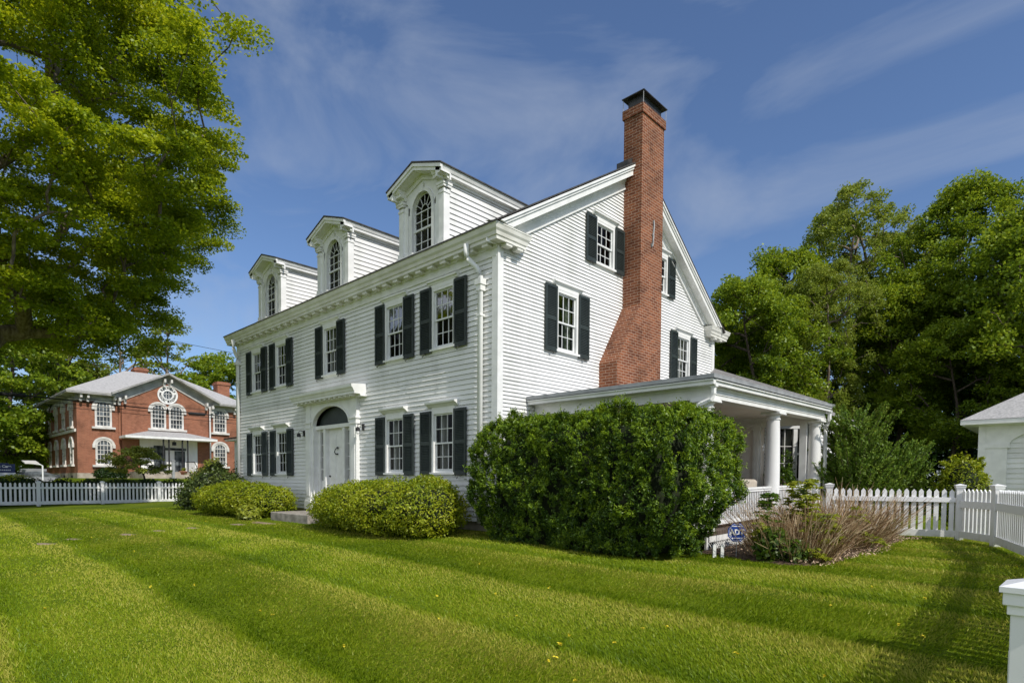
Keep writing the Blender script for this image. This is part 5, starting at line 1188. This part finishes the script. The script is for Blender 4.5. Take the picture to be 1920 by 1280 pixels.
mb = MB(); mb.box(XP, XP + 3.6, 4.4, 9.6, .6, 1.52); mb.box(XP + 3.6, XP + 4.0, 4.4, 9.6, .6, 1.3); mb.box(XP + 4, XP + 4.4, 4.4, 9.6, .6, 1.08); mb.build('entry_steps', 'foundation', bk)
mb = MB()
for y in (8.1, 9.3):
    mb.tube([(XP + 1.6, y, 2.35), (XP + 3.6, y, 2.35), (XP + 4.3, y, 1.8)], .03, 5)
    for q in range(9): mb.tube([(XP + 1.7 + q * .24, y, 1.5), (XP + 1.7 + q * .24, y, 2.35)], .014, 4)
mb.build('handrail', 'iron', bk)
mb = MB(); mb.tube([(XP + 1.2, 7.35, 4.1), (XP + 1.2, 7.35, 4.0)], .03, 5); mb.box(XP + 1.08, XP + 1.32, 7.23, 7.47, 3.72, 4.0); mb.build('entry_lamp', 'iron', bk)
for x, y, z0, z1, w in ((-51.0, 13.2, 8.0, 10.2, .55), (-53.5, 7.0, 9.8, 11.0, .5)):
    mb = MB(); mb.box(x - w, x + w, y - w, y + w, z0, z1); mb.box(x - w - .08, x + w + .08, y - w - .08, y + w + .08, z1 - .3, z1 - .1); mb.build('chimney', 'brick_far', bk)
fp = thing('flower_pot', 'clay flower pot on the brick building steps', 'flower pot', (-43.0, 7.3, 1.08))
mb = MB(); mb.lathe(0, 0, [(.18, 0), (.26, .42), (.3, .43), (.3, .5), (.24, .5)], 14); mb.build('pot', 'clay', fp, smooth=True)
V, F = sprays(np.array([(0, 0, .62), (.12, .05, .7), (-.1, .08, .68)]), 60, .18, .12, .1, rg=np.random.default_rng(8)); np_mesh('foliage', V, F, 'russet', fp)
mb = MB(); mb.box(-.09, .09, -.09, .09, -.2, 1.35); mb.box(-.12, .12, -.12, .12, 1.35, 1.42); tag(mb.build('stone_post', 'metal', None, (-41.0, 6.0, .95)), 'plain gray post standing before the brick building steps', 'post')

# blue sign, parked car, canopy beyond the fence
sg2 = thing('street_sign', 'dark blue eye care sign with white letters above the clipped hedge', 'sign', (-27, -5.55, gz(-27, -5.5)), 0)
mb = MB(); mb.box(-.06, .06, -1.0, .84, 1.40, 1.80); mb.box(-.06, .06, -1.0, .62, 1.80, 1.84); mb.build('sign_panel', 'navy', sg2)
mb = MB(); mb.box(-.07, .07, -1.0, .86, 1.24, 1.398); mb.build('sign_strip', 'white', sg2)
for y in (-.95, .78): mb = MB(); mb.box(-.05, .05, y - .05, y + .05, -.2, 1.24); mb.build('sign_post', 'white', sg2)
font_mesh('Eye Care', .165, 'lettering', 'white', sg2, (.066, .40, 1.69), (R(90), 0, R(90)), .006)
mb = MB()
for k in range(8): mb.box(.06, .067, .18 + k * .065, .18 + k * .065 + .045, 1.50, 1.545)
mb.build('small_print', 'white', sg2)
car = thing('parked_car', 'gray parked car beside the brick building', 'car', (-52.5, -1.2, .04), R(70))
def loft(secs, n=1):
    mb = MB(); rings = [[mb.pt(p) for p in s] for s in secs]; k = len(rings[0])
    for u, w in zip(rings, rings[1:]):
        for i in range(k): j = (i + 1) % k; mb.f.append([u[i], u[j], w[j], w[i]])
    mb.f.append(rings[0][::-1]); mb.f.append(rings[-1]); return mb
def cs(x, w, z0, z1): return [(x, -w, z0), (x, -w * 1.0, z0 + .25), (x, -w * .93, z1), (x, w * .93, z1), (x, w, z0 + .25), (x, w, z0)]
loft([cs(-2.2, .75, .4, .62), cs(-2.1, .84, .3, .8), cs(-1.0, .88, .25, .95), cs(0, .9, .25, .98), cs(1.2, .9, .25, 1.0), cs(2.0, .86, .3, .98), cs(2.2, .78, .4, .8)]).build('body', 'carpaint', car, bevel=.03)
loft([cs(-1.0, .80, .93, .96), cs(-.35, .74, .95, 1.42), cs(1.0, .72, .95, 1.46), cs(1.9, .74, .95, 1.0)]).build('windshield', 'glass_far', car)
loft([cs(-.40, .66, 1.40, 1.45), cs(.3, .66, 1.42, 1.50), cs(1.05, .64, 1.42, 1.48)]).build('roof', 'carpaint', car)
wh = MB(); wh.tube([(0, -.1, 0), (0, .1, 0)], .33, 18); w_ = wh.build('wheel', 'rubber', car, (-1.35, -.82, .33))
hb_ = MB(); hb_.tube([(0, -.11, 0), (0, .11, 0)], .19, 14); hb_.build('rim', 'metal', w_)
for x, y in ((-1.35, .82), (1.35, -.82), (1.35, .82)): dup(w_, car, (x, y, .33))
for y in (-.6, .6): mb = MB(); mb.box(-2.21, -2.12, y - .15, y + .15, .58, .72); mb.build('headlight', 'white', car)
cn = thing('canopy_shelter', 'small white slanted canopy on a post beside the brick building', 'shelter', (-45.2, -1.7, .95))
mb = MB(); mb.prism([(0, -.55, 1.02), (-1.6, -.55, 1.22), (-1.6, -.55, 1.29), (0, -.55, 1.09)], (0, .8, 0)); mb.build('canopy_roof', 'agedtrim', cn)
mb = MB(); mb.tube([(-.05, -.3, 1.05), (-.05, .3, .98), (-.05, .44, .9), (-.05, .44, -1.2)], .05, 6); mb.build('pole', 'white', cn)

# ------------------------------------------------------------------ white outbuilding on the right
gb = thing('outbuilding', 'small white outbuilding with a hip roof and an arched panel by the fence', 'outbuilding')
gx0, gx1, gy0, gy1 = 6.33, 12.0, 14.4, 19.5; zt = 2.78
mb = MB(); clap(mb, lambda s, o, z: (s, gy0 + .06 - o, z), .1, zt, .15, lambda z: (gx0 + .05, gx1), [])
mb.face(((gx0, gy0, 0), (gx0, gy1, 0), (gx0, gy1, zt), (gx0, gy0, zt))); mb.face(((gx1, gy0, 0), (gx1, gy1, 0), (gx1, gy1, zt), (gx1, gy0, zt))); mb.build('wall', 'siding', gb)
mb = MB()
mb.box(gx0, gx0 + .17, gy0 - .05, gy0 + .05, 0, zt); mb.box(gx0 + .17, gx0 + .68, gy0 - .03, gy0 + .05, 0, 2.05); mb.box(gx0 + .17, gx0 + .74, gy0 - .05, gy0 + .05, 2.05, 2.18)
ac = gx0 + .72 + 1.15; n = 20
for k in range(n):
    a, b = math.pi * k / n, math.pi * (k + 1) / n
    mb.prism([(ac + 1.15 * math.cos(a), gy0 - .03, 2.12 + .46 * math.sin(a)), (ac + 1.15 * math.cos(a), gy0 - .03, zt), (ac + 1.15 * math.cos(b), gy0 - .03, zt), (ac + 1.15 * math.cos(b), gy0 - .03, 2.12 + .46 * math.sin(b))], (0, .09, 0))
mb.box(gx0 + .17, ac - 1.15, gy0 - .03, gy0 + .05, 2.18, zt); mb.box(ac + 1.16, ac + 1.6, gy0 - .04, gy0 + .05, 0, 2.2); mb.box(ac - .03, ac + .03, gy0 - .01, gy0 + .05, 0, 1.75); mb.box(ac + 1.2, gx1, gy0 - .03, gy0 + .05, 2.2, zt)
mb.build('arched_trim', 'trim', gb)
e = .42; mb = MB(); bb = [(gx0 - e, gy0 - e, zt + .12), (gx1 + e, gy0 - e, zt + .12), (gx1 + e, gy1 + e, zt + .12), (gx0 - e, gy1 + e, zt + .12)]; xm_ = (gx0 + gx1) / 2; ym_ = (gy0 + gy1) / 2
tp = [(xm_ - .3, ym_, 4.75), (xm_ + .3, ym_, 4.75)]
mb.face((bb[0], bb[1], tp[1], tp[0])); mb.face((bb[1], bb[2], tp[1])); mb.face((bb[2], bb[3], tp[0], tp[1])); mb.face((bb[3], bb[0], tp[0])); mb.build('roof', 'slate', gb)
mb = MB(); mb.prism([(gx0 - e + .01, gy0 - e + .01, zt - .02), (gx1, gy0 - e + .01, zt - .02), (gx1, gy0 + .06, zt - .08), (gx0 - .0, gy0 + .06, zt - .08)], (0, 0, .13)); mb.box(gx0 - e + .01, gx0, gy0 + .06, gy1, zt - .02, zt + .11); mb.build('eave', 'trim', gb)

# ------------------------------------------------------------------ overhead lines
def cable(label, a, b, sag, r, box=None):
    A, Bv = Vector(a), Vector(b); pts = []
    for i in range(41):
        t = i / 40; p = A.lerp(Bv, t); p.z -= sag * 4 * t * (1 - t); pts.append(p)
    mb = MB(); mb.tube(pts, r, 5); o = mb.build('utility_cable', 'rubber'); tag(o, label, 'cable', 'overhead lines in front of the brick building')
    if box:
        for y, L, rr in box:
            t = (y - a[1]) / (b[1] - a[1]); p = A.lerp(Bv, t); p.z -= sag * 4 * t * (1 - t) + .03
            m_ = MB(); m_.tube([p + Vector((0, -L / 2, 0)), p + Vector((0, -L / 2 + .06, 0)), p + Vector((0, L / 2 - .06, 0)), p + Vector((0, L / 2, 0))], [rr * .4, rr, rr, rr * .4], 8); m_.build('splice_case', 'rubber', o)
def ln(y0, z0, y1, z1, ya=-26, yb=22): k = (z1 - z0) / (y1 - y0); return (-25, ya, z0 + k * (ya - y0)), (-25, yb, z0 + k * (yb - y0))
cable('thick black cable with two fat splice cases before the brick building', *ln(-5.35, 4.62, 4.62, 4.36), .0, .030, [(2.5, .85, .085), (-5.0, 1.1, .09)])
cable('topmost thin cable crossing the brick building windows', *ln(-5.35, 4.72, 4.62, 4.62), .0, .013)
cable('middle thin cable just below the thick one', *ln(-4.28, 4.42, 4.62, 4.22), .0, .013)
cable('lowest thin cable across the brick building', *ln(-4.28, 4.25, 4.62, 4.02), .0, .012)
cable('lone thin cable high against the sky left of the house', (-27, -20, 9.3), (-27, 22, 7.6), .0, .012)

# ------------------------------------------------------------------ trees
tree('maple_tree', 'big sunlit maple filling the upper left of the view', (-18.9, -7.0, -.25), 3, 20.5, 6.4, 8.6, 760, 760, .42, 'maple', 'maple', ra=.92, rb=.30, L=.115, lean=(1.0, .8), prof='round', gap=.2, up=1.1, ragged=.5, inner=.3)
G = 'trees beyond the white outbuilding and garden fence'
tA = tree('leafy_tree', 'dark bushy tree just right of the house gable', (-1.9, 17.4, 0), 11, 9.6, 3.4, 2.7, 300, 190, .15, 'wood', 'wood', 'darkbark', ra=.5, rb=.30, L=.115, group=G, gap=.36, ragged=.85, up=.7)
tB = tree('leafy_tree', 'tallest feathery-topped tree right of the house', (-.2, 24.7, 0), 12, 15.4, 5.0, 3.2, 330, 130, .2, 'locust', 'locust', 'bark', ra=.46, rb=.28, L=.12, group=G, gap=.42, prof='round', lean=(.6, .3), ragged=.9, up=.7)
tC = tree('leafy_tree', 'tall dense yellow-green tree left of the outbuilding roof', (4.5, 25, 0), 13, 14.3, 4.8, 3.2, 420, 190, .22, 'wood', 'wood', 'bark', ra=.55, rb=.34, L=.125, group=G, gap=.42, prof='round', ragged=.85, up=.7)
recopy(tA, 'mid-height tree standing behind the dark bushy one', (-2.3, 21.6, 0), R(130), (1.1, 1.1, 1.25))
recopy(tB, 'full-crowned tree behind the feathery one', (.9, 30.5, 0), R(200), (1.05, 1.05, .98))
recopy(tA, 'shorter tree in the dip between the two tall crowns', (2.7, 23.4, 0), R(60), (1.0, 1.0, 1.08))
recopy(tC, 'dark tall tree rising over the outbuilding at the picture edge', (7.2, 22.6, 0), R(110), (1.0, 1.0, .86))
recopy(tA, 'nearest tall tree leaning in over the outbuilding roof', (8.3, 21.0, 0), R(250), (1.2, 1.2, 1.22))
recopy(tA, 'bushy tree half hidden behind the house chimney', (-5.5, 21.5, 0), R(300), (1.1, 1.1, .95))
recopy(tB, 'slim feathery tree between the house and the tallest tree', (.5, 19.6, 0), R(80), (.62, .62, .68))
recopy(tC, 'broad tree far back behind the gable', (-6, 31, 0), R(20), .92)
recopy(tC, 'far broad tree behind the outbuilding', (10.5, 29, 0), R(310), .98)
recopy(tA, 'low leafy tree in the shade left of the outbuilding', (4.9, 20.4, 0), R(15), (.8, .8, .75))
for (x, y, s, l) in ((13.2, 20.5, 1.0, 'unseen tall tree, added right of the outbuilding roof for its shade'), (15.0, 25.5, 1.05, 'second unseen tall tree, added right of the outbuilding for its shade'), (12.6, 30.0, 1.0, 'third unseen tall tree, added deep behind the outbuilding for its shade'), (18.5, 22.0, 1.08, 'outermost unseen tall tree, added right of the outbuilding for its shade')):
    recopy(tC, l, (x, y, 0), R(37 * x), s)  # unseen trees added to keep the sun off the lower crowns beside them
# far woods, left
G2 = 'trees behind the brick building'
tD = tree('thin_tree', 'thin feathery tree behind the brick building ridge', (-69, 8.7, .9), 21, 18.2, 7, 4.4, 95, 46, .3, 'locust', 'locust', 'bark', ra=.9, rb=.28, L=.32, group=G2, gap=.35, prof='vase', tip=.03)
recopy(tD, 'thin feathery tree above the brick gable peak', (-65.3, 12.6, .9), R(100), (1.0, 1.0, 1.0))
recopy(tD, 'thin pale tree left of the brick building roof', (-65, 4.0, .9), R(210), (1.1, 1.1, .9))
tE = tree('round_tree', 'dense round green tree behind the brick chimney', (-60.5, 16.6, .9), 22, 13.6, 1.5, 5.2, 190, 150, .3, 'wood', 'wood', 'darkbark', ra=1.0, rb=.4, L=.3, group=G2, gap=.1)
recopy(tE, 'dark tree at the left edge behind the blue sign', (-58.5, -1.6, .9), R(90), (1.0, 1.0, 1.1))
recopy(tE, 'dark tree behind the far end of the brick building', (-71, 1.6, .9), R(190), (1.1, 1.1, 1.15))
recopy(tE, 'dark tree outside the left picture edge', (-50, -7.4, .9), R(250), 1.0)
recopy(tE, 'low bright tree peeking over the brick building ridge', (-73, 6.0, .9), R(30), (.9, .9, .95))
recopy(tE, 'green tree showing between the ridge and the brick gable', (-68, 14.5, .9), R(140), (.9, .9, .88))
tree('small_tree', 'small olive-leaved tree before the brick building entrance', (-35.2, 2.35, gz(-35.2, 2.35)), 31, 2.35, .75, 1.75, 90, 90, .07, 'russet', 'russet', 'darkbark', ra=.34, rb=.12, L=.12, prof='dome', gap=.2)
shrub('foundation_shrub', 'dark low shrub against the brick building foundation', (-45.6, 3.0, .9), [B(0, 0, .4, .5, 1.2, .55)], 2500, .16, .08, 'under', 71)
# understorey and the woods behind
def mass(name, label, cents, per, ra, rb, L, m, seed):
    V, F = sprays(cents, per, ra, rb, L, rg=np.random.default_rng(seed)); o = np_mesh(name, V, F, m); o['kind'] = 'stuff'; o['label'] = label
rgu = np.random.default_rng(77)
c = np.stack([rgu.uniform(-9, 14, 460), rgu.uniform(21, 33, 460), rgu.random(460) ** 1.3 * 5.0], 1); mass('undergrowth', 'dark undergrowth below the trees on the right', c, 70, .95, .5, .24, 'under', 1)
c = np.stack([rgu.uniform(-40, 46, 900), rgu.uniform(40, 58, 900), rgu.random(900) * 8.5], 1); mass('woodland', 'distant woodland behind the right-hand trees', c, 60, 1.7, .8, .5, 'under', 2)
c = np.stack([rgu.uniform(-92, -74, 700), rgu.uniform(-40, 60, 700), .9 + rgu.random(700) ** 1.2 * 8], 1); mass('woodland', 'distant woodland behind the brick building', c, 60, 1.9, .9, .6, 'wood', 3)

# ------------------------------------------------------------------ light, sky, camera
EL, AZ = 44.0, -7.0                         # sun height, and its bearing from the +X axis
sd = Vector((math.cos(R(AZ)) * math.cos(R(EL)), math.sin(R(AZ)) * math.cos(R(EL)), math.sin(R(EL))))
su = bpy.data.lights.new('sun', 'SUN'); su.energy = 4.0; su.angle = R(0.5); su.color = (1.0, 0.95, 0.87)
so_ = bpy.data.objects.new('sun', su); COL.objects.link(so_); so_.rotation_euler = sd.to_track_quat('Z', 'Y').to_euler(); so_.location = (20, -10, 30)
w = bpy.data.worlds.new('World'); scene.world = w; w.use_nodes = True; nt = w.node_tree; nt.nodes.clear()
wo = nt.nodes.new('ShaderNodeOutputWorld'); bg = nt.nodes.new('ShaderNodeBackground'); sk = nt.nodes.new('ShaderNodeTexSky'); sk.sky_type = 'NISHITA'; sk.sun_disc = False
sk.sun_elevation = R(EL); sk.sun_rotation = R(90 - AZ); sk.altitude = 100; sk.air_density = 1.0; sk.dust_density = 0.9; sk.ozone_density = 2.5
# thin streaked cloud
tc = N(nt, 'ShaderNodeTexCoord'); mp = N(nt, 'ShaderNodeMapping'); nt.links.new(tc.outputs['Generated'], mp.inputs[0]); mp.inputs['Rotation'].default_value = (R(18), R(-10), R(40)); mp.inputs['Scale'].default_value = (1.0, 2.6, 4.2); mp.inputs['Location'].default_value = (-6.1, -2.2, .9)
c1 = N(nt, 'ShaderNodeTexNoise', i_Scale=1.5, i_Detail=7, i_Roughness=.55, i_Distortion=.5); nt.links.new(mp.outputs[0], c1.inputs['Vector'])
cm_ = ramp(nt, c1.outputs['Fac'], [(.46, (0, 0, 0)), (.74, (.60, .60, .60))])
mx = N(nt, 'ShaderNodeMix', data_type='RGBA'); nt.links.new(cm_, mx.inputs[0]); nt.links.new(sk.outputs[0], mx.inputs[6]); mx.inputs[7].default_value = (3.5, 4.0, 4.9, 1)
tint = N(nt, 'ShaderNodeMix', data_type='RGBA', blend_type='MULTIPLY'); tint.inputs[0].default_value = 1; tint.inputs[7].default_value = (.84, .93, 1.08, 1)
nt.links.new(sk.outputs[0], tint.inputs[6]); nt.links.new(tint.outputs[2], mx.inputs[6])
# unseen bright cloud bank, added on this side to lift the shaded house front
sx = N(nt, 'ShaderNodeSeparateXYZ'); nt.links.new(tc.outputs['Generated'], sx.inputs[0])
fr_ = N(nt, 'ShaderNodeMapRange'); nt.links.new(sx.outputs[1], fr_.inputs[0]); fr_.inputs[1].default_value = -.05; fr_.inputs[2].default_value = -.65; fr_.inputs[3].default_value = 0; fr_.inputs[4].default_value = 1
c2 = N(nt, 'ShaderNodeTexNoise', i_Scale=2.4, i_Detail=6); nt.links.new(tc.outputs['Generated'], c2.inputs['Vector'])
cu_ = ramp(nt, c2.outputs['Fac'], [(.38, (.25, .25, .25)), (.6, (.9, .9, .9))])
bk_ = N(nt, 'ShaderNodeMath', operation='MULTIPLY'); nt.links.new(fr_.outputs[0], bk_.inputs[0]); nt.links.new(cu_, bk_.inputs[1])
mz = N(nt, 'ShaderNodeMix', data_type='RGBA'); nt.links.new(bk_.outputs[0], mz.inputs[0]); nt.links.new(mx.outputs[2], mz.inputs[6]); mz.inputs[7].default_value = (8.0, 8.3, 8.7, 1)
nt.links.new(mz.outputs[2], bg.inputs[0]); bg.inputs[1].default_value = 0.122; nt.links.new(bg.outputs[0], wo.inputs[0])
cam = bpy.data.cameras.new('camera'); co = bpy.data.objects.new('camera', cam); COL.objects.link(co); scene.camera = co
Rv = Vector((0.7213799, 0.6925111, 0.0062773)); Uv = Vector((-0.0310879, 0.0233262, 0.9992444)); Fv = Vector((-0.6918414, 0.7210300, -0.0383558))
co.matrix_world = Matrix(((Rv.x, Uv.x, -Fv.x, 8.53506), (Rv.y, Uv.y, -Fv.y, -8.44478), (Rv.z, Uv.z, -Fv.z, 0.985), (0, 0, 0, 1)))
cam.sensor_width = 36; cam.lens = 1102.458 / 1920 * 36; cam.shift_y = (943.1 - 640) / 1920; cam.clip_start = 0.05; cam.clip_end = 3000
scene.view_settings.view_transform = 'Standard'; scene.view_settings.look = 'None'; scene.view_settings.exposure = 0; scene.view_settings.gamma = 1
scene.cycles.max_bounces = 8; scene.cycles.transparent_max_bounces = 12; scene.cycles.use_denoising = True
